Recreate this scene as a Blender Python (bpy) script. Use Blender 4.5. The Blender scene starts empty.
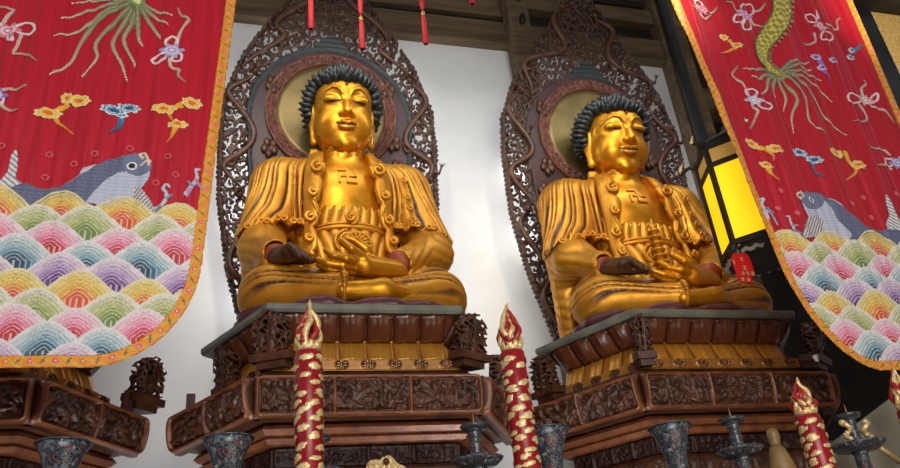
import bpy, bmesh, math, random
import numpy as np
from mathutils import Vector, Matrix
from mathutils.geometry import tessellate_polygon

random.seed(7)
RNG = np.random.default_rng(11)
SC = bpy.context.scene
COL = SC.collection
PI = math.pi

# ------------------------------------------------------------------ camera
F_PX, PITCH, ROLL, YAW = 777.1, math.radians(28.16), math.radians(5.956), math.radians(17.17)
CAM = np.array([0.0, 0.0, 1.6])
_fw = np.array([math.sin(YAW) * math.cos(PITCH), math.cos(YAW) * math.cos(PITCH), math.sin(PITCH)])
_r0 = np.array([math.cos(YAW), -math.sin(YAW), 0.0])
_u0 = np.cross(_r0, _fw)
_rt = math.cos(ROLL) * _r0 - math.sin(ROLL) * _u0
_up = math.cos(ROLL) * _u0 + math.sin(ROLL) * _r0


def at(x, y, Y):
    """world point seen at photo pixel (x, y) on the plane at depth Y"""
    d = _fw + _rt * (x - 450) / F_PX + _up * (234 - y) / F_PX
    return CAM + d * (Y / d[1])


cd = bpy.data.cameras.new('camera')
cd.sensor_fit = 'HORIZONTAL'
cd.sensor_width = 36.0
cd.lens = F_PX * 36.0 / 900.0
cd.clip_end = 200
cam = bpy.data.objects.new('camera', cd)
COL.objects.link(cam)
m3 = Matrix((tuple(_rt), tuple(_up), tuple(-_fw))).transposed()
cam.matrix_world = Matrix.Translation(Vector(CAM)) @ m3.to_4x4()
SC.camera = cam


# ------------------------------------------------------------------ helpers
def lin(c):
    c = np.asarray(c, float) / 255.0
    return np.where(c <= 0.04045, c / 12.92, ((c + 0.055) / 1.055) ** 2.4)


def L4(r, g, b):
    v = lin((r, g, b))
    return (float(v[0]), float(v[1]), float(v[2]), 1.0)


def link(o, parent=None):
    COL.objects.link(o)
    if parent is not None:
        o.parent = parent
    return o


def thing(name, label, cat, loc=(0, 0, 0), rz=0.0, group=None):
    o = bpy.data.objects.new(name, None)
    o.empty_display_size = 0.1
    link(o)
    o.location = loc
    o.rotation_euler = (0, 0, rz)
    o['label'] = label
    o['category'] = cat
    if group:
        o['group'] = group
    return o


def mesh_from(name, verts, faces, smooth=True):
    me = bpy.data.meshes.new(name)
    verts = np.asarray(verts, dtype=np.float32)
    if isinstance(faces, np.ndarray) and faces.ndim == 2:
        nf, k = faces.shape
        me.vertices.add(len(verts))
        me.vertices.foreach_set('co', verts.ravel())
        me.loops.add(nf * k)
        me.loops.foreach_set('vertex_index', faces.astype(np.int32).ravel())
        me.polygons.add(nf)
        me.polygons.foreach_set('loop_start', np.arange(0, nf * k, k, dtype=np.int32))
        me.update(calc_edges=True)
        me.validate()
    else:
        me.from_pydata([tuple(map(float, v)) for v in verts], [], [tuple(map(int, f)) for f in faces])
        me.update()
    if smooth:
        me.polygons.foreach_set('use_smooth', np.ones(len(me.polygons), dtype=bool))
    return me


def attr(me, name, vals):
    a = me.attributes.new(name, 'FLOAT', 'POINT')
    a.data.foreach_set('value', np.asarray(vals, np.float32))


def mobj(name, me, mat, parent=None):
    o = bpy.data.objects.new(name, me)
    if mat is not None:
        if len(me.materials) == 0:
            me.materials.append(mat)
    return link(o, parent)


class MB:
    """collects shapes into one mesh"""

    def __init__(s):
        s.v, s.f, s.mi = [], [], []
        s.n = 0

    def add(s, v, f, mi=0):
        s.v.extend([tuple(map(float, p)) for p in v])
        s.f.extend([tuple(int(i) + s.n for i in q) for q in f])
        s.mi.extend([mi] * len(f))
        s.n += len(v)
        return s

    def box(s, lo, hi, M=None, mi=0):
        x0, y0, z0 = lo
        x1, y1, z1 = hi
        v = [(x0, y0, z0), (x1, y0, z0), (x1, y1, z0), (x0, y1, z0), (x0, y0, z1), (x1, y0, z1), (x1, y1, z1), (x0, y1, z1)]
        if M is not None:
            v = [tuple(M @ Vector(p)) for p in v]
        return s.add(v, [(3, 2, 1, 0), (4, 5, 6, 7), (0, 1, 5, 4), (1, 2, 6, 5), (2, 3, 7, 6), (3, 0, 4, 7)], mi)

    def beam(s, a, b, w, h, mi=0):
        a, b = Vector(a), Vector(b)
        d = (b - a).normalized()
        ref = Vector((0, 0, 1)) if abs(d.z) < 0.9 else Vector((0, 1, 0))
        x = d.cross(ref).normalized()
        y = x.cross(d).normalized()
        v = []
        for p in (a, b):
            for sx, sy in ((-1, -1), (1, -1), (1, 1), (-1, 1)):
                v.append(p + x * (sx * w / 2) + y * (sy * h / 2))
        return s.add(v, [(3, 2, 1, 0), (4, 5, 6, 7), (0, 1, 5, 4), (1, 2, 6, 5), (2, 3, 7, 6), (3, 0, 4, 7)], mi)

    def lathe(s, prof, c=(0, 0, 0), seg=28, mi=0, cap=True):
        v, f = [], []
        for r, z in prof:
            for k in range(seg):
                a = 2 * PI * k / seg
                v.append((c[0] + r * math.cos(a), c[1] + r * math.sin(a), c[2] + z))
        for i in range(len(prof) - 1):
            for k in range(seg):
                k2 = (k + 1) % seg
                f.append((i * seg + k, i * seg + k2, (i + 1) * seg + k2, (i + 1) * seg + k))
        if cap:
            f.append(tuple(range(seg))[::-1])
            f.append(tuple((len(prof) - 1) * seg + k for k in range(seg)))
        return s.add(v, f, mi)

    def tube(s, pts, rad, seg=8, mi=0):
        pts = [Vector(p) for p in pts]
        n = len(pts)
        if not hasattr(rad, '__len__'):
            rad = [rad] * n
        v, f = [], []
        prev = None
        for i, p in enumerate(pts):
            t = (pts[min(i + 1, n - 1)] - pts[max(i - 1, 0)])
            if t.length < 1e-9:
                t = Vector((0, 0, 1))
            t.normalize()
            if prev is None:
                ref = Vector((0, 0, 1)) if abs(t.z) < 0.9 else Vector((1, 0, 0))
                x = t.cross(ref).normalized()
            else:
                x = (prev - t * prev.dot(t)).normalized()
            prev = x
            y = t.cross(x)
            for k in range(seg):
                a = 2 * PI * k / seg
                v.append(p + (x * math.cos(a) + y * math.sin(a)) * rad[i])
        for i in range(n - 1):
            for k in range(seg):
                k2 = (k + 1) % seg
                f.append((i * seg + k, i * seg + k2, (i + 1) * seg + k2, (i + 1) * seg + k))
        f.append(tuple(range(seg))[::-1])
        f.append(tuple((n - 1) * seg + k for k in range(seg)))
        return s.add(v, f, mi)

    def ball(s, c, r, seg=12, rings=8, mi=0):
        rx, ry, rz = (r, r, r) if not hasattr(r, '__len__') else r
        v, f = [], []
        for i in range(rings + 1):
            t = PI * i / rings
            for k in range(seg):
                a = 2 * PI * k / seg
                v.append((c[0] + rx * math.sin(t) * math.cos(a), c[1] + ry * math.sin(t) * math.sin(a), c[2] - rz * math.cos(t)))
        for i in range(rings):
            for k in range(seg):
                k2 = (k + 1) % seg
                f.append((i * seg + k, i * seg + k2, (i + 1) * seg + k2, (i + 1) * seg + k))
        return s.add(v, f, mi)

    def mesh(s, name, smooth=True, mats=None):
        me = mesh_from(name, s.v, s.f, smooth)
        if mats:
            for m in mats:
                me.materials.append(m)
            me.polygons.foreach_set('material_index', np.array(s.mi, np.int32))
        return me

    def build(s, name, mat, parent=None, smooth=True, bevel=0.0):
        mats = mat if isinstance(mat, (list, tuple)) else [mat]
        o = mobj(name, s.mesh(name, smooth, mats), None, parent)
        if bevel:
            b = o.modifiers.new('bevel', 'BEVEL')
            b.width = bevel
            b.segments = 2
            b.limit_method = 'ANGLE'
            o.data.polygons.foreach_set('use_smooth', np.zeros(len(o.data.polygons), dtype=bool))
        return o


# ------------------------------------------------------------------ materials
def newmat(name):
    m = bpy.data.materials.new(name)
    m.use_nodes = True
    nt = m.node_tree
    return m, nt, nt.nodes['Principled BSDF']


def N(nt, t, **kw):
    n = nt.nodes.new(t)
    for k, v in kw.items():
        setattr(n, k, v)
    return n


def mixc(nt, fac, a, b, blend='MIX'):
    n = N(nt, 'ShaderNodeMix', data_type='RGBA', blend_type=blend)
    for sock, v in ((n.inputs[0], fac), (n.inputs[6], a), (n.inputs[7], b)):
        if hasattr(v, 'links') or hasattr(v, 'is_output'):
            nt.links.new(v, sock)
        else:
            sock.default_value = v
    return n.outputs[2]


def noise(nt, scale, detail=4, rough=0.55, coord='Object', dist=0.0, stretch=None):
    tc = N(nt, 'ShaderNodeTexCoord')
    src = tc.outputs[coord]
    if stretch:
        mp = N(nt, 'ShaderNodeMapping')
        mp.inputs['Scale'].default_value = stretch
        nt.links.new(src, mp.inputs[0])
        src = mp.outputs[0]
    n = N(nt, 'ShaderNodeTexNoise')
    n.inputs['Scale'].default_value = scale
    n.inputs['Detail'].default_value = detail
    n.inputs['Roughness'].default_value = rough
    n.inputs['Distortion'].default_value = dist
    nt.links.new(src, n.inputs['Vector'])
    return n.outputs['Fac']


def ramp(nt, fac, stops):
    r = N(nt, 'ShaderNodeValToRGB')
    e = r.color_ramp.elements
    while len(e) < len(stops):
        e.new(0.5)
    for k, (p, c) in enumerate(stops):
        e[k].position = p
        e[k].color = c
    nt.links.new(fac, r.inputs[0])
    return r.outputs[0]


def bump(nt, bs, h, strength=0.3, dist=0.01):
    b = N(nt, 'ShaderNodeBump')
    b.inputs['Strength'].default_value = strength
    b.inputs['Distance'].default_value = dist
    nt.links.new(h, b.inputs['Height'])
    nt.links.new(b.outputs[0], bs.inputs['Normal'])


def simple(name, c1, c2, scale=8, rough=0.5, metal=0.0, bstr=0.0, spec=0.5, stretch=None, rough2=None, bdist=0.01):
    m, nt, bs = newmat(name)
    f = noise(nt, scale, stretch=stretch)
    nt.links.new(ramp(nt, f, [(0.3, c1), (0.7, c2)]), bs.inputs['Base Color'])
    bs.inputs['Roughness'].default_value = rough
    if rough2 is not None:
        mr = N(nt, 'ShaderNodeMapRange')
        mr.inputs[3].default_value = rough
        mr.inputs[4].default_value = rough2
        nt.links.new(noise(nt, scale * 1.7), mr.inputs[0])
        nt.links.new(mr.outputs[0], bs.inputs['Roughness'])
    bs.inputs['Metallic'].default_value = metal
    bs.inputs['Specular IOR Level'].default_value = spec
    if bstr:
        bump(nt, bs, noise(nt, scale * 3, stretch=stretch), bstr, bdist)
    return m


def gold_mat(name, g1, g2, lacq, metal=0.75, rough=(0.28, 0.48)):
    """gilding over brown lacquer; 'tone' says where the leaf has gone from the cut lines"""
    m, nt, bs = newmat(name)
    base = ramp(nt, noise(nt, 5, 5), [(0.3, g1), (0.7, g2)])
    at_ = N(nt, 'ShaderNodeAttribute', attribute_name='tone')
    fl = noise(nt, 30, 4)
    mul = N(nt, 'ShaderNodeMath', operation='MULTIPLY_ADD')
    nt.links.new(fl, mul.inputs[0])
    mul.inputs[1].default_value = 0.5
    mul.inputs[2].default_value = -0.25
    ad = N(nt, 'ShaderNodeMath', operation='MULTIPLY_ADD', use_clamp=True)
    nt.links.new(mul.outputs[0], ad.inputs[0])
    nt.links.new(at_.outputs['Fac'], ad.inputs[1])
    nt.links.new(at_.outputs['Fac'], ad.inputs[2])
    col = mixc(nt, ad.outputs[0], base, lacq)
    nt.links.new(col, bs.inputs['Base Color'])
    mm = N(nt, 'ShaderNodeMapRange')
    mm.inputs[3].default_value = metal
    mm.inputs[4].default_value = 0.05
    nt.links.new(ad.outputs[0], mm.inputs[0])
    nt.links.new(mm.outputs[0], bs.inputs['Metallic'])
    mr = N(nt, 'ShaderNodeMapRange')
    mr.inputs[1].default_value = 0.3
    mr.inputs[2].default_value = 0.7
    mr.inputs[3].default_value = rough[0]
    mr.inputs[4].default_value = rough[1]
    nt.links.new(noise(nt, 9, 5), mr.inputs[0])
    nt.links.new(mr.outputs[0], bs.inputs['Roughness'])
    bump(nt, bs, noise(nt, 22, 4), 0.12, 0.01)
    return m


M = {}
M['gold'] = gold_mat('gilded_lacquer', L4(196, 126, 18), L4(222, 158, 36), L4(62, 22, 16))
M['gold_robe'] = gold_mat('gilded_robe', L4(192, 124, 22), L4(218, 158, 46), L4(66, 24, 20), 0.62, (0.34, 0.55))
M['bronze'] = simple('worn_dark_bronze', L4(58, 36, 22), L4(104, 70, 38), 14, 0.4, 0.4, 0.2)
M['cuff'] = simple('red_brown_cuff', L4(120, 44, 20), L4(150, 66, 30), 8, 0.5, 0.2)
M['plum'] = simple('plum_lacquer', L4(70, 24, 34), L4(96, 40, 44), 6, 0.4, 0, 0.1)
M['hair'] = simple('dark_hair_paint', L4(14, 20, 20), L4(30, 38, 37), 9, 0.4, 0, 0.2)
M['lip'] = simple('lip_lacquer', L4(120, 40, 14), L4(140, 56, 20), 9, 0.4, 0.3)
M['wood'] = simple('carved_brown_lacquer', L4(50, 28, 17), L4(94, 54, 33), 7, 0.34, 0.0, 0.25, 0.45, rough2=0.55)
M['wood_light'] = simple('highlit_brown_lacquer', L4(92, 48, 27), L4(136, 80, 46), 9, 0.28, 0.15, 0.25, 0.6, rough2=0.5)  # copper highlights of frames and mouldings put into a lighter base colour
M['wood_dark'] = simple('dark_lacquer', L4(34, 17, 13), L4(62, 33, 23), 7, 0.48, 0.0, 0.2, 0.3)
M['wood_red'] = simple('dark_red_lacquer', L4(70, 34, 20), L4(114, 62, 36), 6, 0.28, 0.0, 0.12, 0.6)
M['screen'] = simple('openwork_wood', L4(46, 29, 19), L4(86, 57, 38), 6, 0.45, 0.0, 0.3)
M['dragon'] = simple('dragon_wood', L4(60, 36, 22), L4(100, 64, 42), 12, 0.4, 0.0, 0.4)
M['panel'] = simple('halo_panel_paint', L4(48, 28, 27), L4(74, 46, 42), 4, 0.5, 0.0, 0.15)
M['teal'] = simple('dark_teal_paint', L4(30, 40, 40), L4(52, 62, 60), 8, 0.55, 0.0, 0.2)
M['ring'] = simple('halo_ring_wood', L4(84, 44, 34), L4(122, 72, 54), 14, 0.45, 0.0, 0.3)
M['mirror'] = simple('dull_gilt_disc', L4(86, 72, 36), L4(128, 108, 60), 3, 0.36, 0.5, 0.05, rough2=0.45)
M['gilt_band'] = simple('gilded_band', L4(176, 112, 34), L4(210, 150, 60), 5, 0.34, 0.4, 0.1, stretch=(1, 1, 0.3))
M['gilt_trim'] = simple('dull_gilt_trim', L4(150, 98, 40), L4(186, 130, 60), 7, 0.35, 0.3, 0.2)
M['slate'] = simple('grey_green_slab_paint', L4(84, 88, 78), L4(118, 120, 106), 6, 0.45)
M['plaster'] = simple('white_plaster', L4(220, 221, 220), L4(236, 237, 236), 1.2, 0.9, 0, 0.05)
M['timber'] = simple('old_grey_brown_timber', L4(74, 60, 44), L4(112, 94, 70), 3, 0.7, 0, 0.3, 0.3, stretch=(0.5, 3, 4))
M['timber_dark'] = simple('dark_timber', L4(24, 19, 15), L4(44, 36, 28), 3, 0.7, 0, 0.2, 0.3)
M['black'] = simple('black_lacquer', L4(16, 18, 22), L4(28, 32, 38), 3, 0.3)
M['floor'] = simple('stone_floor', L4(88, 82, 74), L4(116, 108, 98), 2, 0.6)
M['wax'] = simple('red_candle_wax', L4(128, 4, 20), L4(160, 10, 30), 8, 0.32)
M['leaf'] = simple('gold_leaf', L4(206, 164, 90), L4(246, 226, 176), 60, 0.38, 0.35, 0.4, bdist=0.004)
M['flame_red'] = simple('red_flame_paint', L4(140, 18, 22), L4(180, 40, 30), 9, 0.35)
M['silk'] = simple('red_silk_cord', L4(160, 6, 26), L4(190, 20, 40), 20, 0.7)
M['tagred'] = simple('red_card', L4(186, 10, 14), L4(206, 20, 22), 5, 0.5)
M['goldwall'] = simple('gold_flecked_wall', L4(160, 128, 70), L4(208, 176, 112), 30, 0.55, 0.1, 0.3)
M['stupa'] = simple('pale_ochre_ceramic', L4(104, 80, 46), L4(146, 118, 74), 8, 0.45)
M['paleboard'] = simple('pale_grey_board', L4(104, 100, 86), L4(136, 132, 116), 3, 0.7)
M['pole'] = simple('blue_black_post', L4(34, 34, 36), L4(56, 56, 56), 3, 0.4)


def cloisonne():
    m, nt, bs = newmat('cloisonne_enamel')
    tc = N(nt, 'ShaderNodeTexCoord')
    v = N(nt, 'ShaderNodeTexVoronoi')
    v.inputs['Scale'].default_value = 85
    nt.links.new(tc.outputs['Object'], v.inputs['Vector'])
    sp = N(nt, 'ShaderNodeSeparateColor')
    nt.links.new(v.outputs['Color'], sp.inputs[0])
    c = ramp(nt, sp.outputs[0], [(0.0, L4(24, 30, 44)), (0.5, L4(40, 48, 62)), (0.60, L4(84, 98, 112)), (0.72, L4(30, 38, 54)), (0.90, L4(116, 22, 40)), (0.96, L4(140, 144, 144))])
    r = [n for n in nt.nodes if n.type == 'VALTORGB'][-1]
    r.color_ramp.interpolation = 'CONSTANT'
    e = N(nt, 'ShaderNodeTexVoronoi', feature='DISTANCE_TO_EDGE')
    e.inputs['Scale'].default_value = 85
    nt.links.new(tc.outputs['Object'], e.inputs['Vector'])
    ef = ramp(nt, e.outputs['Distance'], [(0.03, (1, 1, 1, 1)), (0.07, (0, 0, 0, 1))])
    nt.links.new(mixc(nt, ef, c, L4(104, 108, 108)), bs.inputs['Base Color'])
    bs.inputs['Roughness'].default_value = 0.28
    return m


M['cloisonne'] = cloisonne()
M['enamel_dark'] = simple('dark_blue_enamel', L4(14, 18, 24), L4(74, 82, 88), 60, 0.3)


def emis(name, c, s):
    m, nt, bs = newmat(name)
    bs.inputs['Base Color'].default_value = c
    bs.inputs['Roughness'].default_value = 0.6
    f = ramp(nt, noise(nt, 3, 2), [(0.3, c), (0.7, (c[0], c[1] * 1.15, c[2], 1))])
    nt.links.new(f, bs.inputs['Emission Color'])
    bs.inputs['Emission Strength'].default_value = s
    return m


M['lantern_silk'] = emis('lit_yellow_silk', L4(250, 190, 10), 1.0)
M['lantern_dim'] = emis('dim_yellow_silk', L4(190, 150, 70), 0.25)


def cloth_mat(name, rough, sheen=0.3, thread=900):
    """dyed thread colour carried by the cloth mesh"""
    m, nt, bs = newmat(name)
    a = N(nt, 'ShaderNodeAttribute', attribute_name='dye')
    f = noise(nt, 90, 3)
    k = ramp(nt, f, [(0.25, (0.8, 0.8, 0.8, 1)), (0.75, (1, 1, 1, 1))])
    nt.links.new(mixc(nt, 1.0, a.outputs['Color'], k, 'MULTIPLY'), bs.inputs['Base Color'])
    bs.inputs['Roughness'].default_value = rough
    bs.inputs['Sheen Weight'].default_value = sheen
    bump(nt, bs, noise(nt, 160, 2), 0.15, 0.003)
    return m


M['thread'] = cloth_mat('embroidery_thread', 0.6)


def satin():
    m, nt, bs = newmat('red_satin')
    f = noise(nt, 6, 3, stretch=(6, 1, 0.25))
    nt.links.new(ramp(nt, f, [(0.3, L4(166, 1, 26)), (0.7, L4(196, 4, 42))]), bs.inputs['Base Color'])
    bs.inputs['Roughness'].default_value = 0.42
    bs.inputs['Sheen Weight'].default_value = 0.15
    bs.inputs['Specular IOR Level'].default_value = 0.45
    bump(nt, bs, noise(nt, 14, 3, stretch=(6, 1, 0.15)), 0.35, 0.02)
    return m


M['satin'] = satin()


# ------------------------------------------------------------------ implicit surfaces
def snet(fn, lo, hi, h):
    lo = np.array(lo, float)
    hi = np.array(hi, float)
    n = np.ceil((hi - lo) / h).astype(int) + 1
    ax = [(lo[i] + h * np.arange(n[i])).astype(np.float32) for i in range(3)]
    X, Y, Z = np.meshgrid(*ax, indexing='ij')
    V = fn(X, Y, Z)
    # close the surface where the block ends
    for a in range(3):
        sl = [slice(None)] * 3
        for e in (0, -1):
            sl[a] = e
            V[tuple(sl)] = np.maximum(V[tuple(sl)], h * 0.3)
    S = V < 0
    cs = [(i, j, k) for i in (0, 1) for j in (0, 1) for k in (0, 1)]

    def sub(A, c):
        return A[c[0]:n[0] - 1 + c[0], c[1]:n[1] - 1 + c[1], c[2]:n[2] - 1 + c[2]]
    cnt = np.zeros(tuple(n - 1), np.int8)
    for c in cs:
        cnt += sub(S, c)
    act = (cnt > 0) & (cnt < 8)
    idx = np.full(act.shape, -1, np.int64)
    ijk = np.argwhere(act)
    idx[act] = np.arange(len(ijk))
    cv = {c: sub(V, c)[act] for c in cs}
    tot = np.zeros((len(ijk), 3))
    num = np.zeros(len(ijk))
    for a in cs:
        for ax_ in range(3):
            if a[ax_] == 0:
                b = list(a)
                b[ax_] = 1
                b = tuple(b)
                va, vb = cv[a], cv[b]
                cr = (va < 0) != (vb < 0)
                t = np.where(cr, va / np.where(cr, va - vb, 1), 0)
                p = np.tile(np.array(a, float), (len(ijk), 1))
                p[:, ax_] = t
                tot += p * cr[:, None]
                num += cr
    verts = lo + h * (ijk + tot / num[:, None])
    quads = []
    for ax_ in range(3):
        s0 = [slice(0, n[i]) for i in range(3)]
        s1 = [slice(0, n[i]) for i in range(3)]
        s0[ax_] = slice(0, n[ax_] - 1)
        s1[ax_] = slice(1, n[ax_])
        A, B = S[tuple(s0)], S[tuple(s1)]
        e = np.argwhere(A != B)
        u, w = (ax_ + 1) % 3, (ax_ + 2) % 3
        e = e[(e[:, u] > 0) & (e[:, w] > 0) & (e[:, u] < n[u] - 1) & (e[:, w] < n[w] - 1)]
        ins = A[tuple(e.T)]

        def g(du, dw):
            q = e.copy()
            q[:, u] += du
            q[:, w] += dw
            return idx[tuple(q.T)]
        q = np.stack([g(-1, -1), g(0, -1), g(0, 0), g(-1, 0)], 1)
        q[~ins] = q[~ins][:, ::-1]
        quads.append(q)
    F = np.concatenate(quads)
    return verts.astype(np.float32), F[(F >= 0).all(1)]


def smin(a, b, k):
    h = np.clip(0.5 + 0.5 * (b - a) / k, 0, 1)
    return b + (a - b) * h - k * h * (1 - h)


def smax(a, b, k):
    return -smin(-a, -b, k)


def cone(P, a, b, ra, rb):
    X, Y, Z = P
    a = np.array(a, float)
    d = np.array(b, float) - a
    L2 = float(d @ d) + 1e-12
    t = np.clip(((X - a[0]) * d[0] + (Y - a[1]) * d[1] + (Z - a[2]) * d[2]) / L2, 0, 1)
    return np.sqrt((X - a[0] - t * d[0]) ** 2 + (Y - a[1] - t * d[1]) ** 2 + (Z - a[2] - t * d[2]) ** 2) - (ra + (rb - ra) * t)


def ell(P, c, r):
    X, Y, Z = P
    x, y, z = (X - c[0]) / r[0], (Y - c[1]) / r[1], (Z - c[2]) / r[2]
    k0 = np.sqrt(x * x + y * y + z * z) + 1e-6
    k1 = np.sqrt((x / r[0]) ** 2 + (y / r[1]) ** 2 + (z / r[2]) ** 2) + 1e-6
    return k0 * (k0 - 1) / k1


def chain(P, pts, r, k=0.0):
    d = None
    for i in range(len(pts) - 1):
        ra = r[i] if hasattr(r, '__len__') else r
        rb = r[i + 1] if hasattr(r, '__len__') else r
        e = cone(P, pts[i], pts[i + 1], ra, rb)
        d = e if d is None else (np.minimum(d, e) if k == 0 else smin(d, e, k))
    return d


def front_y(fn, x, z, y0=-1.0, it=60):
    """y where a ray travelling +y from y0 meets the surface"""
    x = np.atleast_1d(np.asarray(x, np.float32))
    z = np.atleast_1d(np.asarray(z, np.float32))
    y = np.full(x.shape, y0, np.float32)
    for _ in range(it):
        d = fn(x, y, z)
        y = y + np.clip(d, -0.02, 0.2) * 0.7
    return y


# ------------------------------------------------------------------ the seated statue (local: x across, -y towards the hall, z up from the seat)
def f_torso(P):
    d = ell(P, (0, .27, 1.30), (.50, .36, .58))
    d = smin(d, ell(P, (0, .24, .62), (.52, .42, .62)), .12)
    for s in (-1, 1):
        d = smin(d, cone(P, (0, .28, 1.66), (s * .53, .28, 1.60), .17, .19), .10)
    return d


def f_arms(P):
    d = None
    for s in (-1, 1):
        e = cone(P, (s * .57, .28, 1.57), (s * .68, .12, .95), .19, .165)
        d = e if d is None else np.minimum(d, e)
    return d


def f_neck(P):
    X, Y, Z = P
    d = cone(P, (0, .22, 1.70), (0, .13, 2.12), .190, .175)
    return d - .012 * np.sin((Z + .3 * Y) * 2 * PI / .085) * (np.abs(Z - 1.92) < .12)


TILT = math.radians(13)
HC = np.array([-.01, .10, 2.325])
HS = (.86, .90)


def to_head(P):
    X, Y, Z = P
    X = X / HS[0]
    y, z = (Y - HC[1]) / HS[1], (Z - HC[2]) / HS[1]
    c, s = math.cos(TILT), math.sin(TILT)
    return X, c * y + s * z * 1.0, -s * y + c * z


def from_head(p):
    c, s = math.cos(TILT), math.sin(TILT)
    p = np.asarray(p, float)
    y, z = p[..., 1], p[..., 2]
    return np.stack([p[..., 0] * HS[0], HC[1] + HS[1] * (c * y - s * z), HC[2] + HS[1] * (s * y + c * z)], -1)


BROW = [(.040, -.325, .00), (.050, -.330, .07), (.085, -.325, .125), (.145, -.298, .148), (.205, -.256, .125), (.262, -.190, .06)]
LID = [(.050, -.300, .000), (.095, -.315, -.018), (.145, -.305, -.022), (.195, -.272, -.010), (.238, -.228, .018)]


def f_head(P):
    X, Y, Z = to_head(P)
    A = np.abs(X)
    Q = (A, Y, Z)
    d = ell(Q, (0, .05, .10), (.318, .34, .30))
    d = smin(d, ell(Q, (0, -.03, -.18), (.305, .30, .36)), .10)
    d = smin(d, ell(Q, (.15, -.14, -.24), (.15, .15, .18)), .08)
    d = smin(d, ell(Q, (0, -.225, -.44), (.12, .09, .085)), .07)
    # forehead plane
    d = smin(d, ell(Q, (0, -.10, .10), (.27, .22, .22)), .08)
    # nose
    d = smin(d, cone(Q, (0, -.300, .06), (0, -.378, -.145), .020, .045), .035)
    d = smin(d, ell(Q, (.045, -.338, -.160), (.038, .040, .032)), .02)
    # brow line and the hollow under it
    d = smax(d, -ell(Q, (.145, -.372, .040), (.088, .072, .055)), .04)
    d = smin(d, chain(Q, BROW, [.006, .009, .012, .014, .012, .006]), .020)
    # lids
    d = smin(d, ell(Q, (.142, -.264, .018), (.098, .056, .050)), .02)
    d = smax(d, -chain(Q, LID, [.003, .007, .008, .007, .003]), .008)
    # lips
    d = smin(d, chain(Q, [(0, -.345, -.258), (.035, -.346, -.248), (.090, -.308, -.252)], [.022, .024, .008]), .02)
    d = smin(d, chain(Q, [(0, -.335, -.305), (.05, -.326, -.298), (.082, -.308, -.270)], [.028, .025, .006]), .02)
    d = smax(d, -chain(Q, [(0, -.372, -.281), (.05, -.360, -.274), (.104, -.314, -.258)], [.012, .012, .006]), .01)
    # ears
    d = smin(d, ell(Q, (.322, .05, -.05), (.040, .08, .17)), .03)
    d = smin(d, cone(Q, (.325, .03, -.16), (.306, .01, -.35), .030, .038), .03)
    d = smax(d, -ell(Q, (.352, .02, -.02), (.025, .04, .10)), .02)
    return d


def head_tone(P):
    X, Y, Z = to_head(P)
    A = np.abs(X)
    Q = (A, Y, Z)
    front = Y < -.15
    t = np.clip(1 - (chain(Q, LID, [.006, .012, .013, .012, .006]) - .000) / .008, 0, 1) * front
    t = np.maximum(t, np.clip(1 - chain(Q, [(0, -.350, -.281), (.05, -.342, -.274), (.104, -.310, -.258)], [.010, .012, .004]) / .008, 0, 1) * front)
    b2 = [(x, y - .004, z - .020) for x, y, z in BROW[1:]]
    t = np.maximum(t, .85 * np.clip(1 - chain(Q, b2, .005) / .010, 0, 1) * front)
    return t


def f_chest(P):
    d = smin(f_torso(P), f_arms(P), .10)
    d = smin(d, f_neck(P), .06)
    return d


# crossed legs under the robe; the image-left shin lies on top
LEGS = [((-.24, .15, .30), (-.615, -.18, .30), .27, .25), ((.24, .15, .30), (.64, -.18, .30), .27, .25),
        ((-.62, -.20, .28), (-.08, -.54, .20), .245, .145), ((.64, -.20, .26), (.10, -.48, .16), .245, .13)]


def f_legs(P):
    d = None
    for i, (a, b, ra, rb) in enumerate(LEGS):
        e = cone(P, a, b, ra, rb)
        if i == 2:
            e = np.minimum(e, np.hypot(np.hypot((P[1] + .535) / 1.0, P[2] - .21) - .150, P[0] + .145) - .012)
            e = np.maximum(e, P[0] + .12)
        d = e if d is None else smin(d, e, .07)
    return d


def leg_phase(P):
    X, Y, Z = P
    A = np.abs(X)
    # lines run along the thigh and shin and gather toward the crossing
    w = (Z - .20) * (1.25 - .55 * A) + .35 * (A - .45) ** 2 + .05 * np.sin(5 * A + 3 * Z) + .20 * (Y + .3)
    return w / .072 + .35 * np.sin(w * 31 + 4 * X)


def leg_mask(P):
    X, Y, Z = P
    A = np.abs(X)
    return np.clip((Z - .15) / .12, 0, 1) * (1 - .70 * np.clip((A - .74) / .2, 0, 1)) * np.clip((.62 - Z) / .05, 0, 1)


def sharp(ph):
    s = np.abs(np.sin(PI * ph))
    return s ** 0.5, np.clip((.60 - s) / .24, 0, 1)


def f_sleeve(P):
    d = None
    for s in (-1, 1):
        wx = -.62 if s < 0 else .38
        e = cone(P, (s * .69, .14, 1.0), (s * .70, 0, .80), .185, .185)
        e = smin(e, cone(P, (s * .70, 0, .80), (wx, -.29, .60 if s < 0 else .56), .175, .125), .08)
        e = smin(e, cone(P, (s * .74, .20, .90), (s * .72, .28, .05), .13, .11), .10)
        d = e if d is None else np.minimum(d, e)
    return d


def sleeve_phase(P):
    X, Y, Z = P
    return (Z * .75 - .9 * Y + .7 * np.abs(np.abs(X) - .66)) / .085


def f_inner(P):
    X, Y, Z = P
    dl, ds = f_legs(P), f_sleeve(P)
    hl, _ = sharp(leg_phase(P))
    al = .030 * leg_mask(P)
    hs, _ = sharp(sleeve_phase(P))
    d = smin(dl - al * (hl - .6), ds - .011 * (hs - .6), .03)
    d = smax(d, -cone(P, (.38, -.29, .56), (.20, -.45, .46), .10, .105), .02)
    d = smax(d, -cone(P, (-.62, -.29, .60), (-.55, -.50, .56), .10, .105), .02)
    return np.maximum(d, .004 - Z)


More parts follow.
